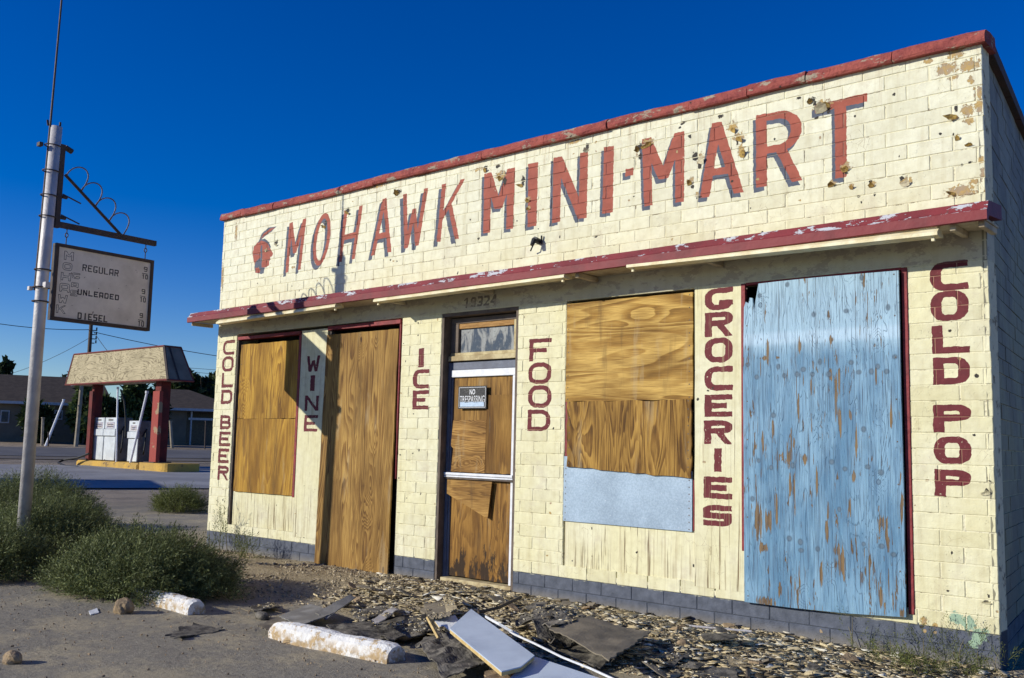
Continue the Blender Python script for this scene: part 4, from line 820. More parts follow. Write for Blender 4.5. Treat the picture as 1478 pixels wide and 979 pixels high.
# no trespassing sign on the door
a = W(662, 558, dY-.04); b = W(702, 590, dY-.04); sx0, sx1, sz1, sz0 = a[0], b[0], a[2], b[2]
ws = thing('warning_sign', ((sx0+sx1)/2, dY-.04, sz0), 'black NO TRESPASSING sign with pale lettering nailed to the plywood of the entrance door', 'sign')
mb = MB(); mb.bbox(sx0, sx1, dY-.042, dY-.036, sz0, sz1, .002); mb.build('plate', M['black'], ws)
def quad_strip(name, rects, y, mat, parent):
    mb = MB()
    for x0, x1, z0, z1 in rects: mb.box(x0, x1, y-.0012, y, z0, z1)
    return mb.build(name, mat, parent)
e = .012; quad_strip('border', [(sx0+e, sx1-e, sz1-e-.004, sz1-e), (sx0+e, sx1-e, sz0+e, sz0+e+.004), (sx0+e, sx0+e+.004, sz0+e, sz1-e), (sx1-e-.004, sx1-e, sz0+e, sz1-e)], dY-.0425, M['signwhite'], ws)
quad_strip('blank_field', [(sx0+.03, sx1-.03, sz0+.022, sz0+.07)], dY-.0425, M['lightblue'], ws)
def text_mesh(txt, x0, x1, z0, z1, y, mat, parent, name='lettering', bold=.02):
    cu = bpy.data.curves.new('t', 'FONT'); cu.body = txt; cu.size = 1; cu.offset = bold; cu.extrude = .0; cu.resolution_u = 3
    o = bpy.data.objects.new('t', cu); COL.objects.link(o); bpy.context.view_layer.update(); dg = bpy.context.evaluated_depsgraph_get()
    me = bpy.data.meshes.new_from_object(o.evaluated_get(dg)); bpy.data.objects.remove(o)
    co = np.array([v.co[:] for v in me.vertices]); mn = co.min(0); mx = co.max(0)
    V = np.zeros_like(co); V[:, 0] = x0+(co[:, 0]-mn[0])/(mx[0]-mn[0])*(x1-x0); V[:, 2] = z0+(co[:, 1]-mn[1])/(mx[1]-mn[1])*(z1-z0); V[:, 1] = y
    mb = MB(); mb.add(V, [tuple(p.vertices) for p in me.polygons]); return mb.build(name, mat, parent)
zt_ = sz1-.03; hh = (sz1-sz0)
text_mesh('NO', (sx0+sx1)/2-.035, (sx0+sx1)/2+.04, sz1-.085, sz1-.032, dY-.0437, M['signwhite'], ws); text_mesh('TRESPASSING', sx0+.026, sx1-.024, sz1-.165, sz1-.097, dY-.0437, M['signwhite'], ws, bold=0.)
# large window beside FOOD
frame('window_frame', -3.586, -3.553, 1.22, 1.80, .004, .05); frame('window_frame', -2.275, -2.255, .72, 1.13, .004, .05)
board('plywood_board', rough_rect(-3.575, -2.265, 1.782, 2.672, seed=21), -.014, .016, M['plyH'], label='plywood sheet with flowing horizontal grain, top of the middle window')
board('plywood_board', rough_rect(-3.545, -2.272, 1.20, 1.782, seed=22, amp=.008, tr=-.006, bl=-.06), -.022, .016, M['plyM'], label='weathered split plywood with knots across the middle window')
board('metal_sheet', [(-3.588, .715), (-2.272, .712), (-2.272, 1.20), (-3.588, 1.29)], -.004, .004, M['metal'], label='blue-grey galvanised sheet at the foot of the middle window')
board('cream_panel', rect(-3.575, -2.258, .285, .73), .012, .02, M['woodpaint'], label='cracked cream panel under the metal sheet')
board('groceries_panel', rough_rect(-2.250, -1.80, .285, 2.712, seed=24, amp=.002), -.003, .02, M['woodpaint'], label='cracked cream panel lettered GROCERIES')
vb = MB(); vb.box(-2.272, -2.25, .02, .04, .3, 2.70); vb.build('window_mullion', M['jamb'], store)
frame('window_frame', -1.832, -1.795, .60, 2.70, -.006, .04); frame('window_frame', -.572, -.532, .28, 2.70, -.008, .05); frame('window_frame', -1.79, -.575, 2.683, 2.704, -.006, .05)
bp = [(-1.790, .222), (-1.4, .224), (-1.0, .236), (-.577, .262), (-.575, 1.2), (-.580, 2.0), (-.578, 2.675), (-.90, 2.680), (-1.2, 2.684), (-1.5, 2.683), (-1.66, 2.68), (-1.675, 2.60), (-1.685, 2.55), (-1.70, 2.47), (-1.71, 2.57), (-1.735, 2.575), (-1.745, 2.53), (-1.77, 2.545), (-1.785, 2.50), (-1.795, 2.0), (-1.792, 1.2)]
board('blue_board', bp, -.045, .02, M['blueply'], label='large peeling light blue plywood sheet')
# nails along the boards
nl = MB()
for x0, x1, z0, z1, y in ((-3.56, -2.285, 1.80, 2.65, -.0145), (-3.53, -2.29, 1.23, 1.77, -.0225), (-1.77, -.60, .27, 2.65, -.0455), (-8.77, -7.6, .76, 2.54, .017), (-3.575, -2.29, .73, 1.18, -.0045)):
    for i in range(9):
        z = z0+(z1-z0)*i/8
        for x in (x0+.01, x1-.01): nl.add([(x-.005, y, z-.005), (x+.005, y, z-.005), (x+.005, y, z+.005), (x-.005, y, z+.005)], [(0, 1, 2, 3)])
nl.build('nail_heads', M['jamb'], store, kind='stuff')
# gap boards above/behind
# curled paint flakes at the holes
def flake(px, py, w_, h_, curl, mat, ang=0.):
    a = wp(px, py); r = np.random.RandomState(int(px*7+py)); P = []; th = math.atan2(curl, h_)*r.uniform(.6, 1.1)
    for lx, lz in ((-.5, 0), (-.1, -.1), (.45, .05), (.5, .55), (.15, .95), (-.2, .7), (-.5, .6)):
        lx = (lx+r.uniform(-.12, .12))*w_; lz = (lz+r.uniform(-.1, .1))*h_*1.1; y = -.005-max(lz, 0)*math.tan(th)-.3*max(lz, 0)**2/h_
        P.append((a[0]+lx*math.cos(ang)-lz*math.sin(ang), y, a[1]+lx*math.sin(ang)+lz*math.cos(ang)-h_*.4))
    c = tuple(np.mean(P, axis=0)+np.array([0, .004, 0])); n_ = len(P); mb = MB()
    P2 = [(x, y+.002, z) for x, y, z in P]
    mb.add(P+[c]+P2, [(i, (i+1) % n_, n_) for i in range(n_)]+[(n_+1+(i+1) % n_, n_+1+i, n_) for i in range(n_)]); mb.build('paint_flake', mat, store)
for px, py, w_, h_, cu_, an in ((1188,158,.11,.06,.05,.1), (1197,150,.05,.05,.03,1.2), (1171,147,.04,.03,.03,.4), (1221,245,.06,.035,.03,0), (1201,267,.05,.025,.025,.3), (1229,271,.03,.03,.02,-.4), (1259,268,.04,.03,.03,.2), (1308,266,.07,.045,.03,0), (935,210,.11,.03,.04,.2), (922,216,.05,.03,.03,.5), (1012,232,.05,.06,.04,-.3), (1057,188,.06,.045,.02,-.8), (1067,202,.07,.04,.025,-.7), (1071,222,.05,.06,.025,-.5), (997,264,.05,.035,.025,.4), (1381,163,.035,.08,.04,1.5), (1399,210,.05,.02,.02,0), (1379,277,.03,.05,.03,1.3), (723,258,.05,.04,.02,.3), (762,290,.04,.03,.02,0), (763,302,.04,.02,.02,0), (848,217,.05,.03,.035,.6), (701,247,.04,.04,.03,-.2), (575,279,.07,.04,.04,.3), (502,308,.08,.03,.04,-.4), (400,354,.03,.04,.03,0), (470,326,.03,.05,.02,1.2), (755,264,.03,.07,.02,1.4), (1382,200,.03,.03,.02,0), (1424,712,.05,.03,.03,.2), (1424,870,.05,.02,.03,0), (384,363,.03,.02,.01,0)):
    flake(px, py, w_, h_, cu_, M['tan_flake'] if (int(px) % 4) else M['cream_flake'], an)
# broken lamp bracket on the parapet
a = wp(778, 352); br = thing('broken_lamp_bracket', (a[0], -.01, a[1]), 'small black broken lamp bracket sticking out of the parapet under MINI', 'bracket')
mb = MB(); mb.tube([(a[0], 0, a[1]+.02), (a[0]+.0, -.07, a[1]+.03)], .03, 8); mb.build('socket', M['black'], br)
mb = MB(); mb.tube([(a[0]+.04, -.01, a[1]-.01), (a[0]+.045, -.02, a[1]+.07)], .008, 6); mb.tube([(a[0], -.06, a[1]+.02), (a[0]-.03, -.07, a[1]-.05), (a[0]-.06, -.05, a[1]-.07)], .007, 6); mb.build('arm', M['black'], br)
mb = MB(); mb.tube([(a[0]-.0, -.07, a[1]+.03), (a[0]-.005, -.10, a[1]-.03)], .026, 8, .018); mb.build('shade', M['black'], br)

# ------------------------------------------------------------------ sign pole with hanging price sign
PX, PY = -8.66, -2.55
pole = thing('sign_pole', (PX, PY, 0), 'tall grey steel pole with straps, antenna mast and scrolled bracket, left of the store', 'pole')
g0 = float(gz(PX, PY))-.1; lean = .05
mb = MB(); mb.tube([(PX, PY, g0), (PX, PY, 3.0), (PX-.005, PY+.03, 4.70)], .064, 32, .058); mb.build('shaft', M['galv'], pole, smooth=True)
mb = MB(); mb.tube([(PX-.056, PY-.047, 2.9), (PX-.052, PY-.020, 4.7), (PX-.045, PY+.005, 6.9)], .015, 8, .010); mb.build('antenna_mast', M['darksteel'], pole)
bd = np.array([-.06, .998, 0.])
mb = MB(); c0 = np.array([PX, PY, 0.])+bd*.125
def obox(mb, c, ax, hw, hd_, z0, z1):
    ax = np.array(ax[:2])/np.hypot(*ax[:2]); pe = np.array([-ax[1], ax[0]]); P = [c[:2]+ax*i*hw+pe*j*hd_ for i, j in ((-1, -1), (1, -1), (1, 1), (-1, 1))]
    mb.add([(p[0], p[1], z0) for p in P]+[(p[0], p[1], z1) for p in P], [(0,3,2,1),(4,5,6,7),(0,1,5,4),(1,2,6,5),(2,3,7,6),(3,0,4,7)])
obox(mb, c0-bd*.02, bd, .026, .028, 3.60, 4.52); mb.build('square_tube', M['darksteel'], pole)
zb = 3.64
def onb(s_, z, off=0.): p = np.array([PX, PY, 0.])+bd*s_; return (p[0]+off*.998, p[1]+off*.06, z)
for z in (3.70, 3.93, 4.20, 4.48):
    mb = MB(); mb.tube([(PX+.072*math.cos(t), PY+.082*math.sin(t)+.0, z) for t in np.linspace(0, 6.28, 17)], .007, 6, caps=False); mb.build('strap', M['darksteel'], pole)
for z in (2.78, 2.93, 3.12):
    mb = MB(); mb.tube([(PX+.072*math.cos(t), PY-.006+.08*math.sin(t), z) for t in np.linspace(0, 6.28, 17)], .008, 6, caps=False); mb.build('strap', M['darksteel'], pole)
mb = MB(); mb.box(PX-.02, PX+.13, PY-.02, PY+.03, 2.92, 2.98); mb.box(PX-.12, PX-.07, PY-.10, PY-.06, 2.90, 2.94); mb.build('clamp', M['galv'], pole)
for z in (3.72, 3.95):
    mb = MB(); mb.tube([onb(.15, z+.03), onb(.36, z-.03)], .008, 6); mb.tube([onb(.14, z), onb(.20, z+.0)], .02, 6); mb.build('bolt', M['darksteel'], pole)
mb = MB(); mb.box(PX-.09, PX-.02, PY-.13, PY-.09, 4.46, 4.50); mb.tube([onb(.14, 4.50), onb(.22, 4.47)], .03, 6); mb.build('clamp', M['darksteel'], pole)
mb = MB(); mb.tube([(PX-.03, PY-.05, 4.70), (PX-.035, PY-.06, 4.76)], .012, 5); mb.tube([(PX+.03, PY+.05, 4.70), (PX+.03, PY+.05, 4.75)], .012, 5); mb.build('top_bolt', M['darksteel'], pole)
# horizontal arm, brace and scrolls
arm = MB(); obox(arm, np.array([PX, PY, 0.])+bd*.70, bd, .60, .024, zb-.03, zb+.03); arm.build('arm', M['darksteel'], pole)
brc = MB(); P0 = np.array(onb(.16, 4.20)); P1 = np.array(onb(.86, zb+.02)); brc.tube([P0, P1], .017, 6); brc.build('brace', M['darksteel'], pole)
for k in range(4):
    s0 = k/4+.02; s1 = (k+1)/4; A = P0+(P1-P0)*s0; B = P0+(P1-P0)*s1
    pts = []
    for t in np.linspace(0, 1, 15):
        p = A+(B-A)*t*1.0; out = math.sin(t*math.pi)**.7; p = p+bd*(.17*math.sin(t*math.pi*.95)**1.2*(t+.25))+np.array([0, 0, .19*math.sin(t*math.pi)*(1-t*.35)+.03*out]); pts.append(tuple(p))
    mb = MB(); mb.tube(pts, .0075, 6); mb.build('scroll', M['scroll'], pole)
# price sign
pn = np.array([.998, .06, 0.])
def sp(px, py):      # photo pixel -> (s, z) on the sign plane
    d = ray(px, py); n2 = np.array([bd[1], -bd[0]]); t = ((np.array([PX, PY])-CO[:2])@n2)/(d[:2]@n2); p = CO+d*t; return ((p[:2]-np.array([PX, PY]))@bd[:2], p[2])
cs = [sp(83, 350), sp(221, 378), sp(213, 480), sp(68, 459)]
s0 = (cs[0][0]+cs[3][0])/2; s1 = (cs[1][0]+cs[2][0])/2; z1 = (cs[0][1]+cs[1][1])/2; z0 = (cs[2][1]+cs[3][1])/2
SM = Mask(s0, s1, z0, z1, .0022)
def stext(txt, tl, brr, st=.014, ty=.014, ch=0, outline=False):
    a = sp(*tl); b = sp(*brr); n_ = len(txt); wl = (b[0]-a[0])/n_
    for i, c in enumerate(txt):
        x0 = a[0]+wl*i; x1 = x0+wl*.80
        if c == 'I': x0, x1 = x0+wl*.32, x0+wl*.32+st*1.1
        SM.letter(ch, c, ((x0, a[1]), (x1, a[1]), (x1, b[1]), (x0, b[1])), st, ty, .22, outline=outline)
stext('REGULaR', (118, 381.6), (171, 400), .013, .012); stext('UNLEaDED', (110.8, 417.4), (171.5, 434.3), .014, .013); stext('DIESEL', (110.8, 450.9), (155, 466), .015, .013)
for tl, b_, tl2, b2 in (((206.4,385.3),(212.5,393.3),(203.6,396),(212.8,404.2)), ((203.2,417.4),(209.3,425.1),(200.5,428.7),(209.8,437.3)), ((200.3,452),(206,459.8),(197.7,463),(207.2,472.2))):
    stext('9', tl, b_, .011, .010); stext('10', tl2, b2, .011, .010)
    a = sp(tl2[0], tl2[1]-1.6); b = sp(b_[0]-.8, tl2[1]-.4); SM.poly(0, [(a[0], a[1]), (b[0], a[1]), (b[0], a[1]-.007), (a[0], a[1]-.007)])
for c, a, b in (('M',(91.8,362.3),(104.7,377.4)), ('O',(89.6,378.5),(102.5,391.9)), ('H',(86.9,393),(100.7,406.6)), ('a',(85,408.4),(98.8,423)), ('W',(82.6,424.8),(95.7,438.8)), ('K',(80,439.8),(93.3,453.5))):
    p = sp(*a); q = sp(*b); SM.letter(0, c, ((p[0], p[1]), (q[0], p[1]), (q[0], q[1]), (p[0], q[1])), .026, .024, .3, outline=True)
for c, a, b in (('G',(102.9,393.5),(113.9,403.8)), ('a',(101.6,407.3),(111.7,416)), ('S',(100.3,418.3),(109.9,428.5))):
    p = sp(*a); q = sp(*b); SM.letter(0, c, ((p[0], p[1]), (q[0], p[1]), (q[0], q[1]), (p[0], q[1])), .022, .018, .3, outline=True)
SIMG = SM.image('price_sign_mask')
n = NT('price_sign_face', .5, .4); x = n.xyz(n.pos()); sv = n.ma('ADD', n.ma('MULTIPLY', n.ma('SUBTRACT', x[0], PX), float(bd[0])), n.ma('MULTIPLY', n.ma('SUBTRACT', x[1], PY), float(bd[1])))
uv = n.comb(n.ma('MULTIPLY', n.ma('SUBTRACT', sv, s0), 1/(SM.w*SM.res)), n.ma('MULTIPLY', n.ma('SUBTRACT', x[2], z0), 1/(SM.h*SM.res)), 0.); im = n.img(uv, SIMG); rgb = n.nd('SeparateColor'); n.put(rgb.inputs[0], im.outputs['Color'])
P = n.pos(); bs_ = n.mul((.80, .72, .60), n.ramp(n.noise(P, 4, 4, .65), [(.3, (.80, .78, .75)), (.65, (1.05, 1.05, 1.05))])); bs_ = n.mix(n.ss(n.noise(P, 26, 3), .70, .74), bs_, (.16, .10, .07)); wear = n.ss(n.noise(P, 45, 4, .7), .60, .70)
cc = n.mix(n.ma('MULTIPLY', n.ss(rgb.outputs[0], .3, .6), n.ma('SUBTRACT', 1., n.ma('MULTIPLY', wear, .8))), bs_, (.035, .028, .03)); M['signface'] = n.end(cc)
ps = thing('price_sign', onb((s0+s1)/2, z0), 'hanging grey fuel price sign with REGULAR, UNLEADED and DIESEL lines in a dark frame', 'sign')
def sbox(nm, a, b, c, d, o0, o1, mat, par):
    mb = MB(); P = []
    for z in (c, d):
        for s_, o_ in ((a, o0), (b, o0), (b, o1), (a, o1)): p = np.array([PX, PY, z])+bd*s_+pn*o_; P.append(tuple(p))
    mb.add(P, [(0,3,2,1),(4,5,6,7),(0,1,5,4),(1,2,6,5),(2,3,7,6),(3,0,4,7)]); return mb.build(nm, mat, par)
fw = .035
sbox('panel', s0+fw, s1-fw, z0+fw, z1-fw, -.03, .02, M['signface'], ps)
sbox('frame_rail', s0, s1, z1-fw, z1, -.045, .035, M['darksteel'], ps); sbox('frame_rail', s0, s1, z0, z0+fw, -.045, .035, M['darksteel'], ps); sbox('frame_rail', s0, s0+fw-.001, z0+fw+.001, z1-fw-.001, -.045, .035, M['darksteel'], ps); sbox('frame_rail', s1-fw+.001, s1, z0+fw+.001, z1-fw-.001, -.045, .035, M['darksteel'], ps)
for s_ in (s0+.12, s1-.10):
    mb = MB(); mb.tube([onb(s_, zb-.02), onb(s_, zb-.08)], .006, 6); mb.tube([onb(s_+.016*math.cos(t), zb-.10+.024*math.sin(t)) for t in np.linspace(0, 6.28, 13)], .006, 5, caps=False); mb.tube([onb(s_, zb-.12), onb(s_, z1-.005)], .006, 6); mb.build('chain_link', M['darksteel'], ps)

# ------------------------------------------------------------------ fuel island, canopy, pumps
CYF = 10.4; cz = .22
can = thing('fuel_canopy', (-32.3, CYF+.6, cz), 'small weathered plywood mansard canopy on two red posts over the fuel island', 'canopy')
bx0, bx1 = -36.3, -28.7; tx0, tx1 = -35.8, -29.1; zb_, zt2 = 3.36, 4.55; by0, by1 = CYF, CYF+.98; ty0 = CYF+.2; tx1 = W(237, 497, ty0)[0]; tx0 = W(107, 510, ty0)[0]; ty1 = WX(262, 501, tx1)[1]
def face(nm, pts, mat, th=.03, par=None, off=(0, 0, 0)):
    mb = MB(); P = np.array(pts, float); nn = np.cross(P[1]-P[0], P[2]-P[0]); nn /= np.linalg.norm(nn); mb.prism(P, -nn*th); return mb.build(nm, mat, par or can)
xm = -32.4; xmt = -32.4
face('front_panel', [(bx0, by0, zb_), (xm-.01, by0, zb_), (xmt-.01, ty0, zt2), (tx0, ty0, zt2)], M['canply']); face('front_panel', [(xm+.01, by0, zb_), (bx1, by0, zb_), (tx1, ty0, zt2), (xmt+.01, ty0, zt2)], M['canply'])
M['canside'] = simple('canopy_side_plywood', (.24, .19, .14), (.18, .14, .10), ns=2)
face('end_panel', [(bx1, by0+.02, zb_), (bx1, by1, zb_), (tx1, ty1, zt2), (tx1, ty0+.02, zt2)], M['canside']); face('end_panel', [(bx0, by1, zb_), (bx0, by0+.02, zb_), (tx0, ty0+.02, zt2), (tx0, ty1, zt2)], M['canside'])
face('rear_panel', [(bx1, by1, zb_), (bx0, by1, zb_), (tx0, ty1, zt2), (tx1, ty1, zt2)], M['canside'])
mb = MB(); mb.box(tx0, tx1, ty0, ty1, zt2-.02, zt2+.02); mb.build('roof', M['canside'], can)
mb = MB(); mb.box(bx0+.05, bx1-.05, by0+.05, by1-.05, zb_+.0, zb_+.04); mb.build('ceiling', M['soffit'], can)
for pts in (((bx0, by0-.02, zb_), (bx1, by0-.02, zb_)), ((tx0, ty0, zt2+.02), (tx1, ty0, zt2+.02)), ((bx0, by0, zb_), (tx0, ty0, zt2)), ((bx1, by0, zb_-.0), (bx1, by1, zb_)), ((tx1, ty0, zt2+.02), (tx1, ty1, zt2+.02)), ((bx1, by1, zb_), (tx1, ty1, zt2))):
    mb = MB(); mb.tube(pts, .035, 4); mb.build('trim', M['canred'], can)
mb = MB(); mb.tube(((bx1, by0, zb_), (tx1, ty0, zt2)), .05, 4); mb.build('trim', M['darksteel'], can, label='dark corner trim')
mb = MB(); mb.tube(((bx1+.02, by0+.42, zb_), (tx1+.02, ty0+.2, zt2)), .035, 4); mb.build('trim', M['darksteel'], can)
for pl, pm, pr_, gt, gm in ((129, 132, 145, 565, 'postred'), (221, 229, 243, 565, 'postlit')):
    yq = CYF+.30; x0 = W(pl, 620, yq)[0]; x1 = W(pm, 620, yq)[0]; y1 = WX(pr_, 620, x1)[1]
    mb = MB(); mb.box(x0, x1, yq, y1, cz, zb_+.02); p = mb.build('post', M['postred'], can)
    gx0 = W(pl-2.5, 620, yq-.12)[0]; gx1 = W(pm-1, 620, yq-.12)[0]; hh_ = W(pl, gt, yq-.1)[2]
    mb = MB(); mb.box(gx0, gx1, yq-.14, yq-.004, cz+.28, hh_); mb.build('guard_board', M[gm], p)
    mb = MB(); mb.bbox(x0-.2, x1+.15, yq-.2, y1+.12, cz+.262, cz+.33, .02); mb.build('base_plate', M['darksteel'], can)
isl = thing('fuel_island', (-31.8, CYF+.5, cz-.2), 'yellow painted concrete fuel island with chipped edge', 'fuel island')
mb = MB(); mb.bbox(-35.0, -30.40, CYF, CYF+1.25, cz-.3, cz+.26, .06); mb.build('kerb', M['yellow'], isl)
# rounded end block
mb = MB(); P = []
for t in np.linspace(0, 2*math.pi, 28, endpoint=False):
    c, s_ = math.cos(t), math.sin(t); P.append((-29.32+1.02*np.sign(c)*abs(c)**.4, CYF+.60+.72*np.sign(s_)*abs(s_)**.4, cz-.3))
mb.prism(P, (0, 0, .60)); mb.build('end_block', M['yellow'], isl)
def pump(x0, x1, lab, hgt=1.62, twin=True, blue=False):
    y0, y1 = CYF+.42, CYF+1.0; zz = cz+.26
    t = thing('fuel_pump', ((x0+x1)/2, (y0+y1)/2, zz), lab, 'fuel pump', 'old fuel pumps on the island')
    mb = MB(); mb.bbox(x0, x1, y0, y1, zz, zz+hgt, .03); mb.build('cabinet', M['pumpgrey'], t)
    n_ = 2 if twin else 1; wd = (x1-x0)/n_
    for i in range(n_):
        a = x0+wd*i+.03; b = x0+wd*(i+1)-.03
        mb = MB(); mb.bbox(a, b, y0-.05, y0-.003, zz+.03, zz+hgt*.56, .012); mb.build('lower_door', M['pumpwhite'], t)
        mb = MB(); mb.bbox(a-.02, b+.02, y0-.09, y0-.003, zz+hgt*.575, zz+hgt*.73, .012); mb.build('ledge', M['pumpwhite'], t)
        mb = MB(); mb.bbox(a, b, y0-.045, y0-.003, zz+hgt*.735, zz+hgt-.01, .012); h = mb.build('dial_housing', M['pumpwhite'], t)
        mb = MB(); mb.box(a+.12, b-.12, y0-.052, y0-.046, zz+hgt*.755, zz+hgt*.89); mb.build('dial', M['pumpface'], h)
        for q in range(2):
            mb = MB(); mb.box(a+.2, b-.2, y0-.056, y0-.053, zz+hgt*(.785+.045*q), zz+hgt*(.80+.045*q)); mb.build('number_window', M['black'], h)
        mb = MB(); mb.box(a+.25, b-.25, y0-.052, y0-.046, zz+hgt*.925, zz+hgt*.955); mb.build('badge', M['darksteel'], h)
    mb = MB(); hx = x1+.06; mb.tube([(hx, y0+.2, zz+hgt*.75), (hx+.18, y0+.1, zz+hgt*.55), (hx+.22, y0+.05, zz+hgt*.3), (hx+.08, y0+.1, zz+hgt*.2), (hx, y0+.2, zz+hgt*.45)], .025, 6); mb.build('hose', M['rubber'], t)
    mb = MB(); mb.tube([(x1+.03, y0+.25, zz+hgt*.8), (x1+.03, y0+.1, zz+hgt*.62)], .03, 6); mb.build('nozzle', M['rubber'], t)
    return t
pump(W(131, 640, CYF+.33)[0], W(165, 640, CYF+.33)[0], 'twin white fuel pump on the island beside the left red post')
pump(W(182.5, 640, CYF+.33)[0], W(197.5, 640, CYF+.33)[0], 'single pale fuel pump on the island near the right red post', hgt=1.5, twin=False)
for (p, q, r1, lab) in (((168,665),(170,562),0.032,'white pipe standing behind the twin fuel pump'), ((188,667),(212,568),0.042,'tall leaning white pipe in front of the single fuel pump')):
    A = W(p[0], p[1], CYF+.2); B = W(q[0], q[1], CYF+.4); A[2] = cz+.22; t = thing('hose_mast', tuple(A), lab, 'hose mast', 'white hose masts of the fuel island')
    mb = MB(); mb.tube([tuple(A), tuple(B)], r1, 8); mb.build('pipe', M['alu'], t)
    mb = MB(); mb.tube([tuple(B), tuple(B+np.array([0, 0, .09]))], r1*1.5, 8); mb.build('cap', M['alu'], t)
    mb = MB(); pts = [B+np.array([.02, .1, 0])]+[B+np.array([.25*math.sin(k*.5)+.25*k/5, .2, -.45*k]) for k in range(1, 5)]; mb.tube([tuple(p_) for p_ in pts], .03, 6); mb.build('hose', M['rubber'], t)
hs_ = MB(); g_ = lambda x, y, z=.30: tuple(G(x, y, z)); hs_.tube([W(128,655,CYF-.1), W(112,661,CYF-.2), W(92,664,CYF-.4), W(84,668,CYF-.6), W(95,673,CYF-.8), W(112,674,CYF-.8)], .04, 6); o = hs_.build('black_hose', M['rubber']); setp(o, 'black hose hanging off the left end of the yellow fuel island', 'hose')

# ------------------------------------------------------------------ houses, trees, poles behind
def leafy(name_mat, centre, rad, n_, size, seed, clumps=14, elong=2.2, droop=0., parent=None, nm='crown'):
    r = np.random.RandomState(seed); C = np.array(centre, float); R_ = np.array(rad, float)
    cc = r.normal(size=(clumps, 3)); cc /= np.linalg.norm(cc, axis=1)[:, None]; cc *= r.uniform(.35, .95, (clumps, 1)); cs_ = r.uniform(.22, .42, clumps)
    k = r.randint(clumps, size=n_); d = r.normal(size=(n_, 3)); d /= np.linalg.norm(d, axis=1)[:, None]; P = cc[k]+d*cs_[k][:, None]*r.uniform(.3, 1.0, (n_, 1))**.5; P = C+P*R_
    P[:, 2] = np.maximum(P[:, 2], C[2]-R_[2]*1.05)
    a = r.normal(size=(n_, 3)); a[:, 2] -= droop; a /= np.linalg.norm(a, axis=1)[:, None]; b = np.cross(a, r.normal(size=(n_, 3))); b /= np.linalg.norm(b, axis=1)[:, None]
    s_ = size*r.uniform(.6, 1.4, (n_, 1)); a *= s_*elong/2; b *= s_/2
    V = np.stack([P-a, P+b, P+a, P-b], 1).reshape(-1, 3); Q = np.arange(n_*4).reshape(-1, 4)
    return bigmesh(nm, V, Q, name_mat, parent)
def tree(px, base_py, top_py, wpx, T, lab, seed, mat='tree', n_=2600, nm='tree', trunk=True, size=.28, group=None, hfrac=.75, droop=0., elong=2.2):
    b = Tt(px, base_py, T); b[2] = float(gz(b[0], b[1])); tp = Tt(px, top_py, T); h = tp[2]-b[2]; wd = wpx*T*.00071/1.0
    t = thing(nm, tuple(b), lab, 'tree' if nm == 'tree' else 'shrub', group)
    rz = h*hfrac/2; leafy(M[mat], (b[0], b[1], tp[2]-rz*.98), (wd/2, wd/2, rz), n_, size, seed, parent=t, droop=droop, elong=elong, clumps=18)
    mb = MB(); rr_ = np.random.RandomState(seed); mb.tube([tuple(b-np.array([0, 0, .2])), tuple(b+np.array([.1, 0, h*.3])), tuple(b+np.array([0, .1, h*.6]))], max(.06, h*.03), 7, max(.03, h*.012))
    for q in range(5):
        an = rr_.uniform(0, 6.28); mb.tube([tuple(b+np.array([0, 0, h*.35])), tuple(b+np.array([math.cos(an)*wd*.2, math.sin(an)*wd*.2, h*.6])), tuple(b+np.array([math.cos(an)*wd*.36, math.sin(an)*wd*.36, h*.8]))], h*.012+.01, 5, .012)
    mb.build('trunk', M['bark'], t); return t
def vp(t, v, z): p = CO[:2]+TV*t+NV*v; return (p[0], p[1], z)
def tv(px, py, T): p = Tt(px, py, T); return (p[:2]-CO[:2])@NV, p[2]
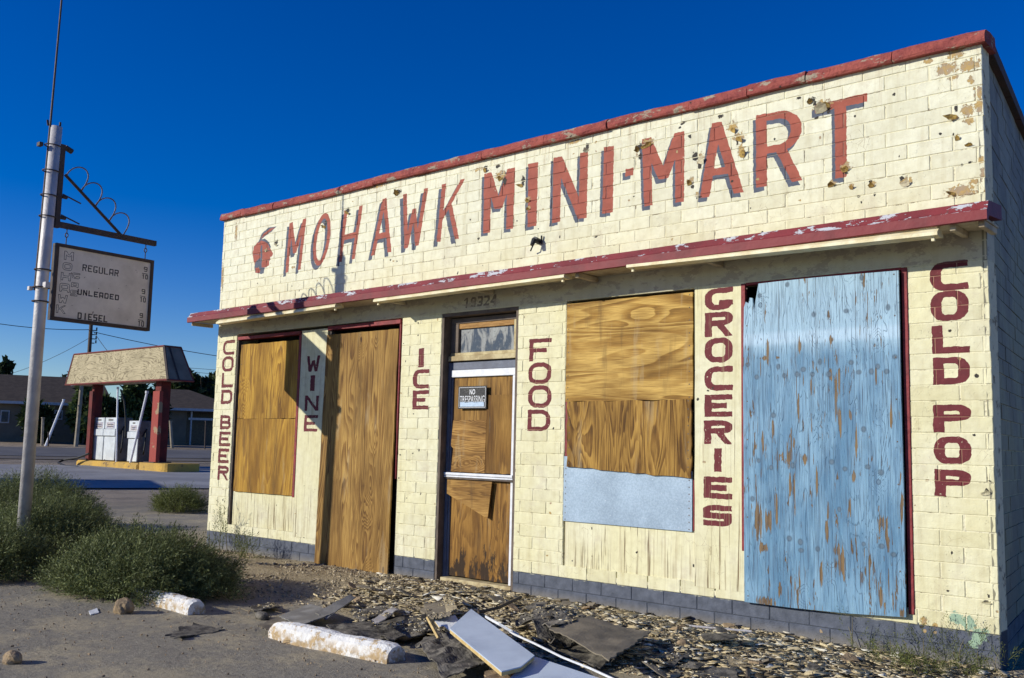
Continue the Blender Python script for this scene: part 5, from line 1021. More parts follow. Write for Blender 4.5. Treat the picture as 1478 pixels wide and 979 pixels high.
def house(lab, xl, xr, T, dep, ze, zr, wins, ridge_in=1.2, over=.5, posts=None, carport=None):
    vl = tv(xl, 600, T)[0]; vr = tv(xr, 600, T)[0]; zg = float(prof(T))-.1
    h = thing('house', vp(T+dep/2, (vl+vr)/2, zg), lab, 'house')
    wr = vr if not carport else tv(carport[0], 600, T)[0]
    mb = MB(); mb.prism([vp(T, vl, zg), vp(T, wr, zg), vp(T+dep, wr, zg), vp(T+dep, vl, zg)], (0, 0, ze-zg)); mb.build('wall', M['stucco'], h)
    mb = MB(); o = over; a = [vp(T-o, vl-o, ze), vp(T-o, vr+o, ze), vp(T+dep+o, vr+o, ze), vp(T+dep+o, vl-o, ze)]; r0, r1 = vp(T+dep/2, vl+ridge_in, zr), vp(T+dep/2, vr-ridge_in, zr)
    mb.add(a+[r0, r1], [(0, 1, 5, 4), (2, 3, 4, 5), (1, 2, 5), (3, 0, 4), (3, 2, 1, 0)]); mb.build('roof', M['shingle'], h)
    mb = MB()
    for p, q in ((a[0], a[1]), (a[1], a[2])): mb.prism([(p[0], p[1], ze-.14), (q[0], q[1], ze-.14), (q[0], q[1], ze+.03), (p[0], p[1], ze+.03)], (-TV[0]*.06, -TV[1]*.06, 0))
    mb.build('fascia_board', M['eave'], h)
    for (x0, x1, y0, y1) in wins:
        a0, zt_w = tv(x0, y0, T-.03); a1, zb_w = tv(x1, y1, T-.03)
        mb = MB(); mb.prism([vp(T-.06, a0, zb_w), vp(T-.06, a1, zb_w), vp(T-.06, a1, zt_w), vp(T-.06, a0, zt_w)], (TV[0]*.05, TV[1]*.05, 0)); wo = mb.build('window', M['eave'], h)
        mb = MB(); e = .08; mb.prism([vp(T-.10, a0+e, zb_w+e), vp(T-.10, a1-e, zb_w+e), vp(T-.10, a1-e, zt_w-e), vp(T-.10, a0+e, zt_w-e)], (TV[0]*.03, TV[1]*.03, 0)); mb.build('pane', M['winglass'], wo)
    if carport:
        mb = MB(); mb.prism([vp(T+3.5, wr, zg), vp(T+3.5, vr, zg), vp(T+3.7, vr, zg), vp(T+3.7, wr, zg)], (0, 0, ze-zg-.1)); mb.build('carport_wall', M['winglass'], h)
        for px in carport[1:]:
            v = tv(px, 600, T)[0]; mb = MB(); mb.tube([vp(T-.2, v, zg), vp(T-.2, v, ze)], .06, 6); mb.build('carport_post', M['eave'], h)
        v0 = tv(carport[0]+2, 600, T)[0]; mb = MB(); mb.prism([vp(T-.25, v0, ze-.75), vp(T-.25, vr, ze-.75), vp(T-.25, vr, ze-.6), vp(T-.25, v0, ze-.6)], (TV[0]*.1, TV[1]*.1, 0)); mb.build('carport_beam', M['eave'], h)
    return h
house('brown roofed low house with pale eave line across the road on the left', -190, 152, 70, 9, 3.48, 5.45, [(1, 13, 592, 611), (79, 90, 592, 606)], ridge_in=.3)
house('low house with brown roof and open carport seen between the canopy and the store', 186, 345, 70.5, 9, 3.42, 4.95, [], ridge_in=3.0, carport=(270, 276, 318))
tip = G(252, 709, .04); L_ = 3.6/math.tan(SUN_EL); c0_ = tip[:2]-np.array([math.cos(SUN_AZ), math.sin(SUN_AZ)])*L_
shadow_block = thing('shadow_block', (c0_[0], c0_[1], 0), 'long plain unseen block left of view, added to cast the shadow wedge on the lot', 'shadow_block')  # added unseen block, sized and turned to throw a wedge of shade
def shp(a, b, z): q = c0_-NV*a+TV*b; return (q[0], q[1], z)
mb = MB(); mb.prism([shp(0, 0, -.2), shp(22, 0, -.2), shp(22, 3.6, -.2), shp(0, 3.6, -.2)], (0, 0, 3.6)); mb.build('wall', M['stucco'], shadow_block)
mb = MB(); mb.prism([shp(-.1, -.1, 3.41), shp(22.1, -.1, 3.41), shp(22.1, 3.7, 3.41), shp(-.1, 3.7, 3.41)], (0, 0, .19)); mb.build('roof', M['shingle'], shadow_block)

for nm, px, T, wpx, top, n_, seed, mat, lab in (
    ('tree', 2, 92, 34, 526, 1500, 1, 'tree', 'dark tree top rising behind the left house roof at the frame edge'),
    ('tree', 100, 95, 32, 534, 900, 2, 'tree', 'small tree showing behind the roof left of the canopy'),
    ('tree', 290, 92, 120, 524, 8000, 3, 'tree', 'broad leafy tree behind the carport house beside the store wall'),
    ('tree', 248, 92, 70, 538, 3500, 13, 'tree', 'dark tree behind the house right of the canopy end')):
    tree(px, 640, top, wpx, T, lab, seed, mat, n_, nm, size=.34)
for px, T, wpx, top, n_, seed, mat, lab in (
    (50, 67.5, 48, 585, 1500, 4, 'tree', 'shaggy dark shrub against the left house wall behind the sign pole'),
    (120, 67, 40, 556, 2200, 5, 'treeb', 'tall pale topped shrub at the house corner under the left canopy end'),
    (150, 66.5, 36, 562, 1900, 6, 'tree', 'dark shrub behind the left red canopy post'),
    (195, 67, 44, 548, 2800, 7, 'treeb', 'green bush between the two canopy posts across the road'),
    (226, 67, 26, 560, 1200, 8, 'tree', 'dark bush behind the right red canopy post')):
    tree(px, 640, top, wpx, T, lab, seed, mat, n_, 'shrub', size=.30, hfrac=1.0, droop=.8, elong=3.)
def post(nm, b, t, T, r, mat, lab, cat, extra=None):
    A = Tt(b[0], b[1], T); A[2] = float(gz(A[0], A[1]))-.05; B = Tt(t[0], t[1], T); o = thing(nm, tuple(A), lab, cat)
    mb = MB(); mb.tube([tuple(A), tuple(B)], r, 8, r*.9); mb.build('shaft', M[mat], o)
    mb = MB(); mb.tube([tuple(B), tuple(B+np.array([0, 0, .06]))], r*1.25, 8); mb.build('cap', M[mat], o); return o, A, B
post('wood_post', (61, 636), (62, 604), 63.5, .09, 'palewood', 'short weathered wooden post by the road left of the leaning pipe', 'post')
post('metal_stake', (70, 640), (70, 625), 62.5, .04, 'darksteel', 'thin dark stake at the foot of the leaning pipe', 'stake')
post('leaning_pipe', (67, 624), (92, 578), 63, .07, 'alu', 'white pipe leaning sharply to the right beside the road', 'pipe')
post('wood_post', (249, 639), (246, 609), 63.5, .10, 'palewood', 'pale wooden post tilting left in front of the carport house', 'post')
post('metal_stake', (296, 641), (297, 609), 62.8, .045, 'darksteel', 'thin dark metal stake by the road close to the store wall', 'stake')
o, A, B = post('lamp_post', (110, 637), (118, 555), 63, .13, 'palewood', 'weathered wooden lamp post under the left end of the canopy', 'lamp post')
mb = MB(); mb.tube([tuple(B), tuple(B+np.array([NV[0]*-.45, NV[1]*-.45, .05]))], .05, 6); mb.tube([tuple(B+np.array([NV[0]*-.35, NV[1]*-.35, .02])), tuple(B+np.array([NV[0]*-.6, NV[1]*-.6, -.02]))], .12, 8); mb.build('lamp_head', M['alu'], o)
# utility pole and wires
o, A, B = post('utility_pole', (120, 640), (131.5, 468), 86, .17, 'utilwood', 'dark wooden utility pole rising behind the canopy with wires', 'utility pole')
up = B
mb = MB()
for k in range(4):
    q = B+np.array([0, 0, -.5-.35*k]); e_ = np.array([NV[0], NV[1], 0])*.5; mb.tube([tuple(q), tuple(q+e_*(1 if k % 2 == 0 else .7))], .04, 5); mb.tube([tuple(q+e_*.9), tuple(q+e_*.9+np.array([0, 0, .25]))], .06, 6)
mb.build('insulator_bracket', M['darksteel'], o)
def wire(p, q, Tp, Tq, sag, lab, r=.028):
    A = Tt(p[0], p[1], Tp); B = Tt(q[0], q[1], Tq); pts = [tuple(A+(B-A)*t-np.array([0, 0, sag*4*t*(1-t)])) for t in np.linspace(0, 1, 14)]
    mb = MB(); mb.tube(pts, r, 5); o = mb.build('power_line', M['wire']); setp(o, lab, 'wire')
wire((-40, 461), (132, 476), 84, 86, .25, 'power line running left from the utility pole to the frame edge')
wire((134, 479), (420, 527), 86, 84, .3, 'power line running right from the utility pole to behind the store')
wire((132, 486), (10, 541), 86, 92, .3, 'thin service wire dropping from the utility pole to the left', .018)
wire((136, 480), (165, 518), 86, 80, .1, 'short service wire dropping right from the utility pole behind the canopy', .022)
wire((270, 531), (420, 538), 110, 108, .1, 'upper faint distant wire to the right of the canopy', .022)
wire((270, 536), (420, 548), 110, 108, .1, 'lower faint distant wire to the right of the canopy', .022)

# ------------------------------------------------------------------ bushes
def sprig(seed, n_=12, L=.22):
    r = np.random.RandomState(seed); V = []; 
    for i in range(n_):
        t = .1+.9*i/(n_-1); base = np.array([.02*math.sin(t*3), .02*math.cos(t*2.3), L*t]); an = i*2.4+r.uniform(-.3, .3); el = r.uniform(.5, 1.1)
        d = np.array([math.cos(an)*math.cos(el), math.sin(an)*math.cos(el), math.sin(el)]); ln = .042*(1.15-.5*t)*r.uniform(.8, 1.3); sd_ = np.cross(d, (0, 0, 1)); sd_ /= np.linalg.norm(sd_)+1e-9; wd = .0042
        V += [base-sd_*wd*.6, base+d*ln*.5-sd_*wd, base+d*ln, base+d*ln*.5+sd_*wd]
    s = np.array([[-.0015, 0, 0], [.0015, 0, 0], [.001, .02, L], [-.001, .02, L]])
    return np.array(V+list(s))
SPR = [sprig(k) for k in range(8)]
def bush(cx, cy, rx, ry, h, n_, lab, seed, mat='weed', ang=0., name='tumbleweed_bush', scale=1., cat='bush', group=None):
    r = np.random.RandomState(seed); g = float(gz(cx, cy)); t = thing(name, (cx, cy, g), lab, cat, group)
    out = []; st = MB()
    lobes = [(r.uniform(-.55, .55), r.uniform(-.55, .55), r.uniform(.55, 1.0)) for _ in range(7)]
    for i in range(n_):
        th = r.uniform(0, 2*math.pi); ph = math.acos(r.uniform(0.0, 1)); rad = r.uniform(.35, 1.)**.45
        d = np.array([math.cos(th)*math.sin(ph), math.sin(th)*math.sin(ph), math.cos(ph)])
        k = .78+.34*(vnoise(th*1.9+seed, ph*2.5, 1.)+.5)
        p = d*rad*k; p = np.array([p[0]*rx, p[1]*ry, p[2]*h*.92+.0]); c, s_ = math.cos(ang), math.sin(ang); p = np.array([p[0]*c-p[1]*s_, p[0]*s_+p[1]*c, p[2]])
        dirv = np.array([d[0]*rx, d[1]*ry, d[2]*h]); dirv /= np.linalg.norm(dirv); dirv = np.array([dirv[0]*c-dirv[1]*s_, dirv[0]*s_+dirv[1]*c, dirv[2]]); dirv = dirv*.8+np.array([0, 0, .45])+r.normal(size=3)*.38; dirv /= np.linalg.norm(dirv)
        a = np.cross(dirv, r.normal(size=3)); a /= np.linalg.norm(a); b = np.cross(dirv, a); Rm = np.stack([a, b, dirv], 1)
        sc_ = scale*r.uniform(.55, 1.15); gzv = float(g)
        out.append((SPR[r.randint(8)]*sc_)@Rm.T+p+np.array([cx, cy, g+.01]))
    V = np.vstack(out); V[:, 2] = np.maximum(V[:, 2], g-.03); Q = np.arange(len(V)).reshape(-1, 4)
    bigmesh('foliage', V, Q, M[mat], t)
    for i in range(min(70, max(3, n_//12))):
        th = r.uniform(0, 6.28); e = r.uniform(.3, 1.4); L = np.array([math.cos(th)*math.cos(e)*rx, math.sin(th)*math.cos(e)*ry, math.sin(e)*h])*.8; b0 = np.array([cx+r.uniform(-.1, .1), cy+r.uniform(-.1, .1), g])
        c, s_ = math.cos(ang), math.sin(ang); L = np.array([L[0]*c-L[1]*s_, L[0]*s_+L[1]*c, L[2]])
        st.tube([tuple(b0), tuple(b0+L*.5+np.array([0, 0, .04])), tuple(b0+L)], .006*scale, 4, .002*scale)
    st.build('stems', M['stem'], t, kind='stuff'); return t
_p = G(205, 856); bush(_p[0], _p[1], .93, .60, .47, 5600, 'large dark green tumbleweed bush in front of the store corner beside the parking block', 1, ang=.25)
_p = G(72, 812); bush(_p[0], _p[1], .95, .65, .66, 4600, 'dense tumbleweed bush around the foot of the sign pole at the left frame edge', 2, ang=.3)
_p = G(-10, 835); bush(_p[0], _p[1], .5, .42, .42, 1800, 'smaller tumbleweed clump filling the gap at the left frame edge', 12, ang=.3)
_p = G(45, 762); bush(_p[0], _p[1], 1.15, .9, .80, 4200, 'tumbleweed bush behind the sign pole', 3, ang=.3)
_p = G(258, 739); bush(_p[0], _p[1], .52, .42, .36, 1500, 'small isolated bright green weed on the lot behind the big bushes', 4, mat='weed2')
bush(-8.75, -.16, .10, .08, .55, 34, 'dry spindly weed growing against the left store corner under COLD BEER', 6, mat='weed2', name='dry_weed', cat='weed')
bush(-7.95, -.35, .16, .12, .22, 60, 'little weed tuft at the base of the wall under the left window', 16, mat='weed2', name='weed', cat='weed')
for k, (px, py, h, n_) in enumerate(((1268,905,.30,8), (1300,925,.12,22), (1340,935,.20,26), (1375,940,.16,30), (1405,948,.26,30), (1330,962,.08,60), (1290,955,.07,46), (1385,962,.09,60), (1250,930,.06,16), (1448,960,.18,16))):
    p = G(px, py+14); p[1] = min(p[1], -.05)
    bush(p[0], p[1], .13, .09, h, n_, ['thin green weed stalk against the blue base right of the blue board', 'first low weed tuft from the blue board at the wall foot', 'weed tuft under the blue base below COLD POP', 'leafy weed at the wall foot near the green paint patch', 'tall weed by the green patch near the right corner', 'low weed mat in the gravel in front of the right pier', 'low weed mat in the gravel left of the right pier', 'weed patch in the gravel in front of the right corner', 'sparse weed at the wall foot under the blue board', 'small weed at the outer corner of the building'][k], 30+k, mat='weed2', name='weed', scale=.6, cat='weed', group='small weeds along the right wall foot')

# ------------------------------------------------------------------ debris
def chipfield(n_, fx, fy, size, seed, dens=None, mat=None, name='roof_gravel', thick=(.004, .012), tilt=.5, nearwall=True):
    r = np.random.RandomState(seed); x = fx(r, n_); y = fy(r, n_, x)
    if dens is not None: k = dens(r, x, y); x = x[k]; y = y[k]
    n_ = len(x); z = gz(x, y); s = size[0]+(size[1]-size[0])*r.rand(n_)**2.8; m_ = 6; pinch = r.uniform(.35, 1., (n_, 6))
    an = np.where(r.rand(n_, 1) < .88, np.array([[0, .10, 2.0, 2.12, 3.9, 4.02]])+np.array([[0, 0, 1, 1, 2, 2]])*r.uniform(-.25, .3, (n_, 1)), np.arange(m_)[None]*2*math.pi/m_)+r.uniform(-.06, .06, (n_, m_))+r.uniform(0, 6, (n_, 1)); rad = s[:, None]*np.repeat(r.uniform(.55, 1.35, (n_, 3)), 2, axis=1)*r.uniform(.93, 1.07, (n_, m_)); el = r.uniform(.5, 1., (n_, 1))
    lx = np.cos(an)*rad; ly = np.sin(an)*rad*el; ro = r.uniform(0, 6.28, (n_, 1)); lx, ly = lx*np.cos(ro)-ly*np.sin(ro), lx*np.sin(ro)+ly*np.cos(ro)
    tx = r.normal(0, tilt, (n_, 1)); ty = r.normal(0, tilt, (n_, 1)); th = r.uniform(thick[0], thick[1], (n_, 1)); lz = lx*tx*.6+ly*ty*.6; lift = np.abs(lz).max(1, keepdims=True)*.45+th*.5+r.uniform(0, .012, (n_, 1))
    top = np.stack([x[:, None]+lx, y[:, None]+ly, z[:, None]+lz+lift], 2); bot = top.copy(); bot[:, :, 2] -= th; bot[:, :, :2] = bot[:, :, :2]*.97+.03*bot[:, :, :2].mean(1, keepdims=True)
    V = np.concatenate([top, bot], 1).reshape(-1, 3); b = (np.arange(n_)*2*m_)[:, None]
    me = bpy.data.meshes.new(name); F = []
    tops = b+np.arange(m_)[None]; sides = [np.stack([b[:, 0]+i, b[:, 0]+m_+i, b[:, 0]+m_+(i+1) % m_, b[:, 0]+(i+1) % m_], 1) for i in range(m_)]
    tq = [np.stack([b[:, 0], b[:, 0]+1, b[:, 0]+2, b[:, 0]+3], 1), np.stack([b[:, 0], b[:, 0]+3, b[:, 0]+4, b[:, 0]+5], 1)]
    Q = np.vstack(tq+sides); o = bigmesh(name, V, Q, mat or M['chips'], kind='stuff'); return o
fld = lambda r, x, y: (y < -.03) & ((y > (-1.45-.55*sstep((x+5.2)/2.5)+.25*vnoise(x, y, 1.3))) & (x > -6.0+1.2*(-y)*.6)) & (r.rand(len(x)) < np.where(x < -4.6, sstep((x+6.3)/1.9)*.9, 1.))
o = chipfield(16500, lambda r, n: r.uniform(-6.3, .9, n), lambda r, n, x: -r.uniform(0, 1, n)**1.0*2.2, (.009, .062), 5, fld, tilt=.20, thick=(.0015, .005))
setp(o, 'tan and brown roof gravel chips and flakes littering the soil along the store front', 'gravel')
o = chipfield(2600, lambda r, n: r.uniform(-9, 2, n), lambda r, n, x: -r.uniform(0, 4.5, n), (.003, .011), 8, None, name='scattered_pebbles', tilt=.3, mat=M['rock'])
setp(o, 'sparse small pebbles and crumbs scattered over the asphalt lot', 'pebbles')
o = chipfield(2600, lambda r, n: r.uniform(-9.2, -4.6, n), lambda r, n, x: -.05-1.9*r.rand(n), (.006, .026), 18, lambda r, x, y: vnoise(x, y, 2.5)+.35*r.rand(len(x)) > .05, name='soil_clods', tilt=.4, thick=(.006, .016), mat=M['clod'])
setp(o, 'small sandy clods on the bare soil in front of the left part of the store', 'soil clods')
# individually lying larger fragments
r9 = np.random.RandomState(77)
for k in range(44):
    x = r9.uniform(-5.2, .6); kk = r9.randint(4); y = -.12-1.5*r9.rand(); g = float(gz(x, y)); s = r9.uniform(.035, .075); m_ = r9.randint(5, 8)
    t1, t2 = r9.normal(0, .22, 2); P = []
    for i in range(m_):
        a = i*2*math.pi/m_+r9.uniform(-.3, .3); rr_ = s*r9.uniform(.65, 1.2); P.append((x+math.cos(a)*rr_, y+math.sin(a)*rr_*.7, g+.03+rr_*(t1*math.cos(a)+t2*math.sin(a))))
    mb = MB(); mb.prism(P, (0, 0, -r9.uniform(.008, .016))); o = mb.build('roof_fragment', [M['felt'], M['rock'], M['tar'], M['chips']][kk]); lm_ = ['the side door and ICE pier', 'the entrance door', 'the FOOD pier', 'the galvanised sheet', 'the GROCERIES panel', 'the blue board', 'the COLD POP pier'][int(np.searchsorted([-5.0, -4.1, -3.5, -2.3, -1.8, -.6], x))]; far_ = 'near the wall' if y > -.6 else 'midway out' if y > -1.1 else 'at the gravel edge'; setp(o, ['brown felt', 'tan stony', 'black tar', 'mottled'][kk]+' fragment '+far_+' in front of '+lm_, 'fragment', 'roofing fragments on the gravel')
def sheet(name, cpx, z, amp, mat, seed, lab, cat='roofing sheet', th=.008, nu=22, nv=16, zs=None, rag=.05, curl=None):
    r = np.random.RandomState(seed); zs = zs or [z]*4; C = [G(p[0], p[1], zz) for p, zz in zip(cpx, zs)]; V = []
    for j in range(nv+1):
        for i in range(nu+1):
            u = i/nu; v = j/nv; uu = u; vv = v
            if i in (0, nu): uu += r.uniform(-1, 1)*rag*.5
            if j in (0, nv): vv += r.uniform(-1, 1)*rag*.5
            p = C[0]*(1-uu)*(1-vv)+C[1]*uu*(1-vv)+C[2]*uu*vv+C[3]*(1-uu)*vv
            p = p+np.array([0, 0, amp*(2*vnoise(p[0]+seed, p[1], 4)+.9*vnoise(p[0], p[1]+seed, 11))]); p[2] = max(p[2], float(gz(p[0], p[1]))+.004)
            if curl: p[2] += curl*max(0, (u-.6)/.4)**2
            V.append(tuple(p))
    V = np.array(V); nn = len(V); V2 = V-np.array([0, 0, th]); ii = np.arange(nn).reshape(nv+1, nu+1); F = []
    for j in range(nv):
        for i in range(nu): a, b, c, d = ii[j, i], ii[j, i+1], ii[j+1, i+1], ii[j+1, i]; F.append((a, b, c, d)); F.append((d+nn, c+nn, b+nn, a+nn))
    bd_ = list(ii[0, :])+list(ii[1:, -1])+list(ii[-1, -2::-1])+list(ii[-2:0:-1, 0])
    for a, b in zip(bd_, bd_[1:]+bd_[:1]): F.append((b, a, a+nn, b+nn))
    mb = MB(); mb.add(np.vstack([V, V2]), F); o = mb.build(name, mat, smooth=False); setp(o, lab, cat); return o
sheet('roofing_sheet', [(792,905),(850,890),(938,912),(880,950)], .20, .012, M['felt'], 1, 'brown flat roofing felt sheet with ragged edge between white panels and wall', zs=[.20,.23,.17,.15])
sheet('roofing_sheet', [(785,928),(830,915),(905,945),(860,962)], .08, .03, M['tar'], 2, 'black layered tar sheet under the brown felt', zs=[.07,.09,.07,.05])
sheet('tar_paper', [(756,880),(800,866),(838,900),(800,915)], .22, .07, M['tar'], 3, 'crumpled black tar paper heap beside the brown felt', zs=[.21,.24,.19,.16])
sheet('tar_paper', [(742,896),(800,888),(850,905),(800,925)], .14, .09, M['tar'], 4, 'crumpled black tar paper in the shadow behind the white panel')
sheet('tar_paper', [(640,905),(690,898),(745,925),(690,945)], .09, .07, M['tar'], 5, 'crumpled tar sheet under the left corner of the white panel')
sheet('tar_paper', [(530,900),(610,884),(650,905),(560,922)], .08, .05, M['tar'], 6, 'dark tar strip behind the long parking block')
sheet('tar_paper', [(600,925),(660,905),(720,960),(640,975)], .07, .06, M['tar'], 7, 'torn dark tar sheet at the end of the long parking block')
sheet('tar_paper', [(470,905),(540,893),(580,920),(500,930)], .05, .04, M['tar'], 8, 'small tar scrap touching the back of the long parking block')
sheet('roofing_sheet', [(404,890),(446,872),(482,884),(432,904)], .06, .008, M['greyfelt'], 9, 'grey roofing sheet lying left of the gravel heap', zs=[.04,.07,.08,.05])
sheet('roofing_sheet', [(455,884),(505,858),(513,862),(472,892)], .08, .006, M['greyfelt'], 10, 'narrow upturned roofing strip left of the gravel heap', zs=[.08,.16,.14,.06])
sheet('roofing_sheet', [(372,905),(400,888),(420,893),(390,912)], .04, .02, M['felt'], 11, 'small tan felt piece behind the left end of the long parking block')
sheet('roofing_sheet', [(360,875),(395,868),(405,876),(370,884)], .03, .015, M['tar'], 12, 'thin grey scrap in the bush shadow', rag=.1)
sheet('roofing_sheet', [(1000,965),(1062,966),(1068,990),(995,990)], .05, .015, M['tar'], 13, 'grey slab at the bottom edge of the frame right of the white panels')
sheet('roofing_sheet', [(700,970),(745,966),(800,985),(700,990)], .06, .02, M['rock'], 14, 'brown slab under the lower corner of the white panel')
sheet('tar_paper', [(640,862),(652,858),(660,880),(645,884)], .18, .01, M['chips'], 16, 'tan flat slab standing in the gravel heap near the panels')
sheet('roofing_sheet', [(612,872),(645,868),(652,888),(618,892)], .16, .01, M['felt'], 17, 'tan roofing slab on top of the gravel heap beside the white panel', zs=[.13,.17,.19,.15])
sheet('roofing_sheet', [(535,895),(568,876),(574,880),(545,900)], .14, .008, M['galv'], 18, 'pale grey slate slab leaning in the gravel heap', rag=.1)
sheet('roofing_sheet', [(505,880),(560,872),(580,880),(520,896)], .08, .02, M['tar'], 19, 'dark roofing piece low in the gravel heap')
sheet('tar_paper', [(930,940),(985,930),(1010,950),(950,965)], .05, .04, M['tar'], 20, 'dark tar scrap right of the brown felt')
sheet('tar_paper', [(690,955),(740,950),(800,975),(740,995)], .05, .05, M['tar'], 21, 'dark tar fold under the white panels at the frame bottom')
# torn scraps and chips on top of the sheets
r6 = np.random.RandomState(21); WHERE = ['behind the long parking block, near its left end', 'behind the long parking block, near its right end', 'left of the yellow stick', 'under the left corner of the tilted pale board', 'between the pale boards and the wall', 'against the brown felt sheet', 'beyond the right edge of the brown felt sheet']; seen = {}
for k in range(20):
    x = r6.uniform(-4.9, -1.2); y = -1.0-.95*r6.rand(); s_ = r6.uniform(.06, .17); g = float(gz(x, y)); t1, t2 = r6.normal(0, .25, 2); P = []
    for i in range(8):
        a = i*.785+r6.uniform(-.25, .25); q = s_*r6.uniform(.45, 1.15); P.append((x+math.cos(a)*q, y+math.sin(a)*q*.7, max(g+.004, g+.05+q*(t1*math.cos(a)+t2*math.sin(a)))))
    mb = MB(); c_ = tuple(np.mean(P, axis=0)+np.array([0, 0, r6.uniform(-.01, .02)])); P2 = [(a, b, c-.006) for a, b, c in P]
    mb.add(P+[c_]+P2, [(i, (i+1) % 8, 8) for i in range(8)]+[(i, 9+i, 9+(i+1) % 8, (i+1) % 8) for i in range(8)]+[tuple(range(16, 8, -1))])
    o = mb.build('tar_scrap', M['tar'] if k % 3 else M['felt']); key = ('black tar' if k % 3 else 'brown felt', int(np.searchsorted([-4.5, -4.1, -3.7, -3.2, -2.6, -1.8], x)), 'large' if s_ > .12 else 'small'); setp(o, key[2]+' torn '+key[0]+' scrap '+WHERE[key[1]], 'scrap', 'torn roofing scraps in the debris')
from mathutils.bvhtree import BVHTree
BV = []
for o in list(COL.objects):
    if o.type == 'MESH' and o.name.split('.')[0] in ('roofing_sheet', 'tar_paper', 'tar_scrap') and o.data.materials[0] != M['greyfelt']:
        if 'brown flat roofing felt' in o['label']: FELT = BVHTree.FromPolygons([v.co[:] for v in o.data.vertices], [tuple(p.vertices) for p in o.data.polygons]); continue
        BV.append(BVHTree.FromPolygons([v.co[:] for v in o.data.vertices], [tuple(p.vertices) for p in o.data.polygons]))
cx_ = []; 
for k in range(8000):
    x = r6.uniform(-5.4, -1.0); y = -.3-1.9*r6.rand(); zz = -1
    for b in BV:
        h = b.ray_cast(Vector((x, y, 2)), Vector((0, 0, -1)))
        if h[0] is not None: zz = max(zz, h[0].z)
    if FELT.ray_cast(Vector((x, y, 2)), Vector((0, 0, -1)))[0] is not None: continue
    if zz > 0 and vnoise(x, y, 5) > -.05: cx_.append((x, y, zz-float(gz(x, y))))
cx_ = np.array(cx_)
_g = gz
def gz(x, y): return _g(x, y)+cx_[:, 2] if np.shape(x) == (len(cx_),) else _g(x, y)
o = chipfield(len(cx_), lambda r, n: cx_[:, 0], lambda r, n, x: cx_[:, 1], (.006, .03), 15, None, name='roof_gravel', tilt=.25, thick=(.002, .005))
gz = _g
setp(o, 'small gravel chips lying on top of the tar and felt sheets', 'gravel')
# pale panels
def panel(name, pts, th, lab, mats=('whitepanel', 'foam')):
    C = [G(x, y, z) for x, y, z in pts[:3]]; nn_ = np.cross(C[1]-C[0], C[2]-C[0]); C += [CO+ray(x, y)*(((C[0]-CO)@nn_)/(ray(x, y)@nn_)) for x, y, z in pts[3:]]; c = np.mean(C, axis=0); t = thing(name, tuple(c), lab, 'board'); mb = MB(); mb.prism([tuple(p) for p in C], (0, 0, -th*.25)); mb.build('facing', M[mats[0]], t)
    C2 = [p+(c-p)*.012-np.array([0, 0, th*.25+.001]) for p in C]; mb = MB(); mb.prism([tuple(p) for p in C2], (0, 0, -th*.75)); mb.build('core', M[mats[1]], t); return t
panel('foam_board', [(649,907,.20),(680,879,.25),(771.5,946,.16),(752,962,0),(724,969,0)], .028, 'pale blue-grey panel with yellow edge lying tilted on the black tar debris')
panel('foam_board', [(773,948,.13),(905,992,.09),(760,1000,.06),(728,986,0),(748,967,0)], .02, 'pale panel reaching out of the bottom of the frame below the tilted one')
panel('foam_board', [(625,893,.14),(657,888,.16),(668,905,.12),(652,913,.08),(640,903,.08),(634,905,0)], .012, 'small jagged white panel piece behind the tilted panel', ('signwhite', 'foam'))
def stripo(nm, pts, r, mat, lab, cat):
    mb = MB(); C = [G(x, y, z) for x, y, z in pts]
    for a, b in zip(C[:-1], C[1:]): d = np.array([0, 0, r*1.6]); mb.prism([tuple(a), tuple(b), tuple(b+d), tuple(a+d)], (.008, .004, 0))
    o = mb.build(nm, mat); setp(o, lab, cat)
stripo('white_strip', [(735,914,.17),(770,930,.16),(810,950,.14),(850,966,.12),(885,982,.10)], .007, M['signwhite'], 'long thin white edging strip lying along the pale panels', 'strip')
stripo('white_strip', [(700,892,.22),(720,903,.21),(738,914,.17),(747,918,.15)], .01, M['signwhite'], 'short curved white strip behind the tilted panel', 'strip')
mb = MB(); mb.tube([tuple(G(617,892,.17)), tuple(G(633,922,.09))], .012, 5); o = mb.build('wood_stick', M['foam']); setp(o, 'thin yellow wood stick leaning left of the white panels', 'stick')
mb = MB(); mb.tube([tuple(G(982,903,.05)), tuple(G(1085,912,.05))], .012, 5); o = mb.build('metal_strip', M['galv']); setp(o, 'thin grey strip lying in the gravel near the wall base under GROCERIES', 'strip')
mb = MB(); mb.tube([tuple(G(1078,956,.03)), tuple(G(1080,979,.05))], .014, 5); o = mb.build('wood_stick', M['bark']); setp(o, 'short dark stick upright in the gravel at the frame bottom', 'stick')
mb = MB(); mb.tube([tuple(G(690,884,.22)), tuple(G(720,877,.22)), tuple(G(752,862,.23))], .012, 5); o = mb.build('branch', M['bark']); setp(o, 'dark curved stick lying on the gravel heap behind the tilted panel', 'stick')
# twigs
tw = MB(); r5 = np.random.RandomState(9)
for k in range(260):
    x = r5.uniform(-7.5, .6); y = -r5.uniform(.1, 2.9); a = r5.uniform(0, 6.28); L = r5.uniform(.03, .12); z = float(gz(x, y)); tw.tube([(x, y, z+.012), (x+math.cos(a)*L, y+math.sin(a)*L, z+.014+r5.uniform(0, .02))], .002, 3)
o = tw.build('twig_litter', M['drystem'], kind='stuff'); setp(o, 'thin dry twigs strewn over soil and gravel', 'twigs')
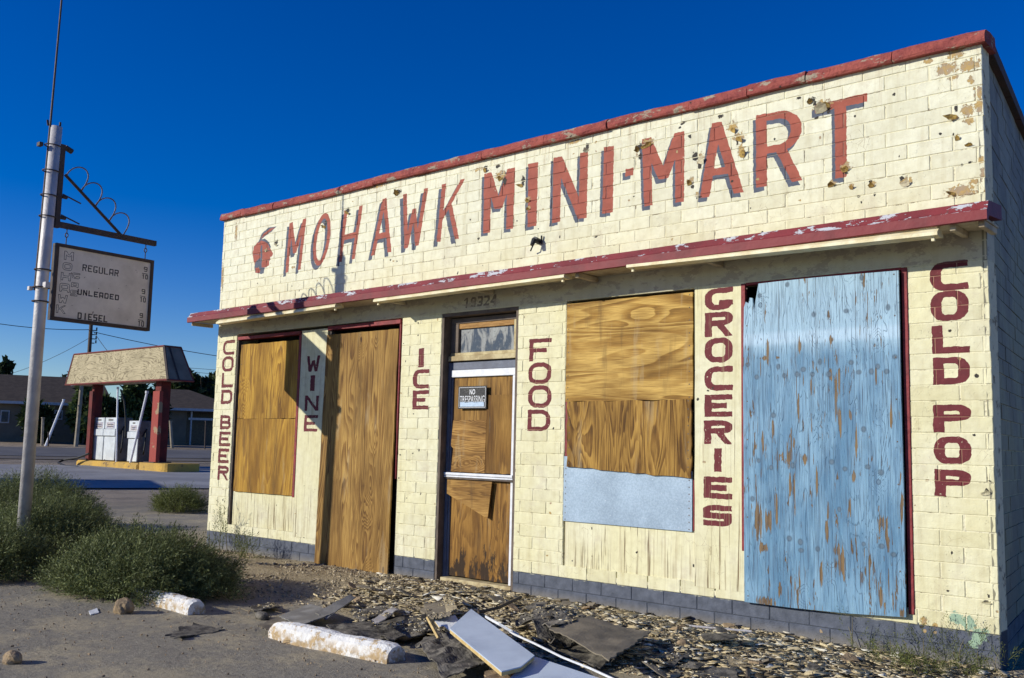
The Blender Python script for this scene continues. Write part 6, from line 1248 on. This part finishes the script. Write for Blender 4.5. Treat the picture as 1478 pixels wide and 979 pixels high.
# parking blocks
def pblock(x0, x1, y, lab, seed, hh=.15, wd=.17, rot=0.):
    r = np.random.RandomState(seed); g = float(gz((x0+x1)/2, y)); pr_ = [(-wd*.55, 0), (-wd*.56, hh*.45), (-wd*.46, hh*.78), (-wd*.26, hh*.97), (0, hh*1.02), (wd*.26, hh*.97), (wd*.46, hh*.78), (wd*.56, hh*.45), (wd*.55, 0)]
    n_ = 30; V = []; F = []; k = len(pr_)
    for i in range(n_+1):
        x = x0+(x1-x0)*i/n_; sh = 1-.10*(i in (0, n_))-.02*(i in (1, n_-1))
        ch = .02*max(0, vnoise(x, seed, 3)*2)
        for j, (a, b) in enumerate(pr_): V.append((x-(x0+x1)/2, a*sh+r.uniform(-.003, .003)+(ch if j < 4 else 0), b*sh-ch*.8*(b > hh*.7)+r.uniform(-.003, .003)-.02))
    for i in range(n_):
        for j in range(k-1): F.append((i*k+j, i*k+j+1, (i+1)*k+j+1, (i+1)*k+j))
    F.append(tuple(range(k))); F.append(tuple(n_*k+j for j in range(k-1, -1, -1)))
    V = np.array(V); c, s_ = math.cos(rot), math.sin(rot); V = np.stack([V[:, 0]*c-V[:, 1]*s_+(x0+x1)/2, V[:, 0]*s_+V[:, 1]*c+y, V[:, 2]+g], 1)
    mb = MB(); mb.add(V, F); o = mb.build('parking_block', M['kerb']); setp(o, lab, 'parking block', 'parking blocks'); return o
pblock(-4.02, -2.80, -2.72, 'long chipped white concrete parking block at the bottom in front of the debris', 1, rot=.02, hh=.14, wd=.16)
pblock(-6.15, -5.16, -2.64, 'white parking block half hidden under the big bush', 2, rot=-.04, hh=.125, wd=.15)
def rock(cx, cy, s, lab, seed, mat='rock', zz=None, flat=.7):
    r = np.random.RandomState(seed); import bmesh; bm = bmesh.new(); bmesh.ops.create_icosphere(bm, subdivisions=3, radius=1); g = float(gz(cx, cy))
    for v in bm.verts:
        k = 1+.35*float(vnoise(v.co.x+seed, v.co.y+v.co.z, 1.6))+.12*float(vnoise(v.co.x*3, v.co.z*3+seed, 1.7)); v.co = Vector((cx+v.co.x*s*k, cy+v.co.y*s*k*.8, g+s*flat*.6+v.co.z*s*k*flat))
    me = bpy.data.meshes.new('rock'); bm.to_mesh(me); bm.free(); me.materials.append(M[mat]); o = bpy.data.objects.new('rock', me); COL.objects.link(o); setp(o, lab, 'rock'); return o
p = G(178, 884); rock(p[0], p[1], .085, 'tan rock at the foot of the big bush left of the parking block', 3, flat=.9)
p = G(18, 957); rock(p[0], p[1], .065, 'orange brown rock alone on the asphalt at the left frame edge', 4)
p = G(634, 945); rock(p[0], p[1], .04, 'rounded rock in the tar debris right of the long parking block', 6)
p = G(985, 950); rock(p[0], p[1], .04, 'small stone in the gravel right of the brown felt', 7)
p = G(378, 893); rock(p[0], p[1], .07, 'dark clod behind the left end of the long parking block', 8, mat='tar', flat=.5)
sheet('rag', [(240,912),(285,898),(325,905),(262,920)], .015, .03, M['tar'], 31, 'dark flattened rag on the asphalt between the two parking blocks', cat='rag', nu=14, nv=8, rag=.2)
sheet('paper_scrap', [(128,880),(140,877),(143,882),(131,885)], .012, .01, M['signwhite'], 32, 'white scrap of paper at the bush foot left of the rock', cat='paper', nu=5, nv=4)
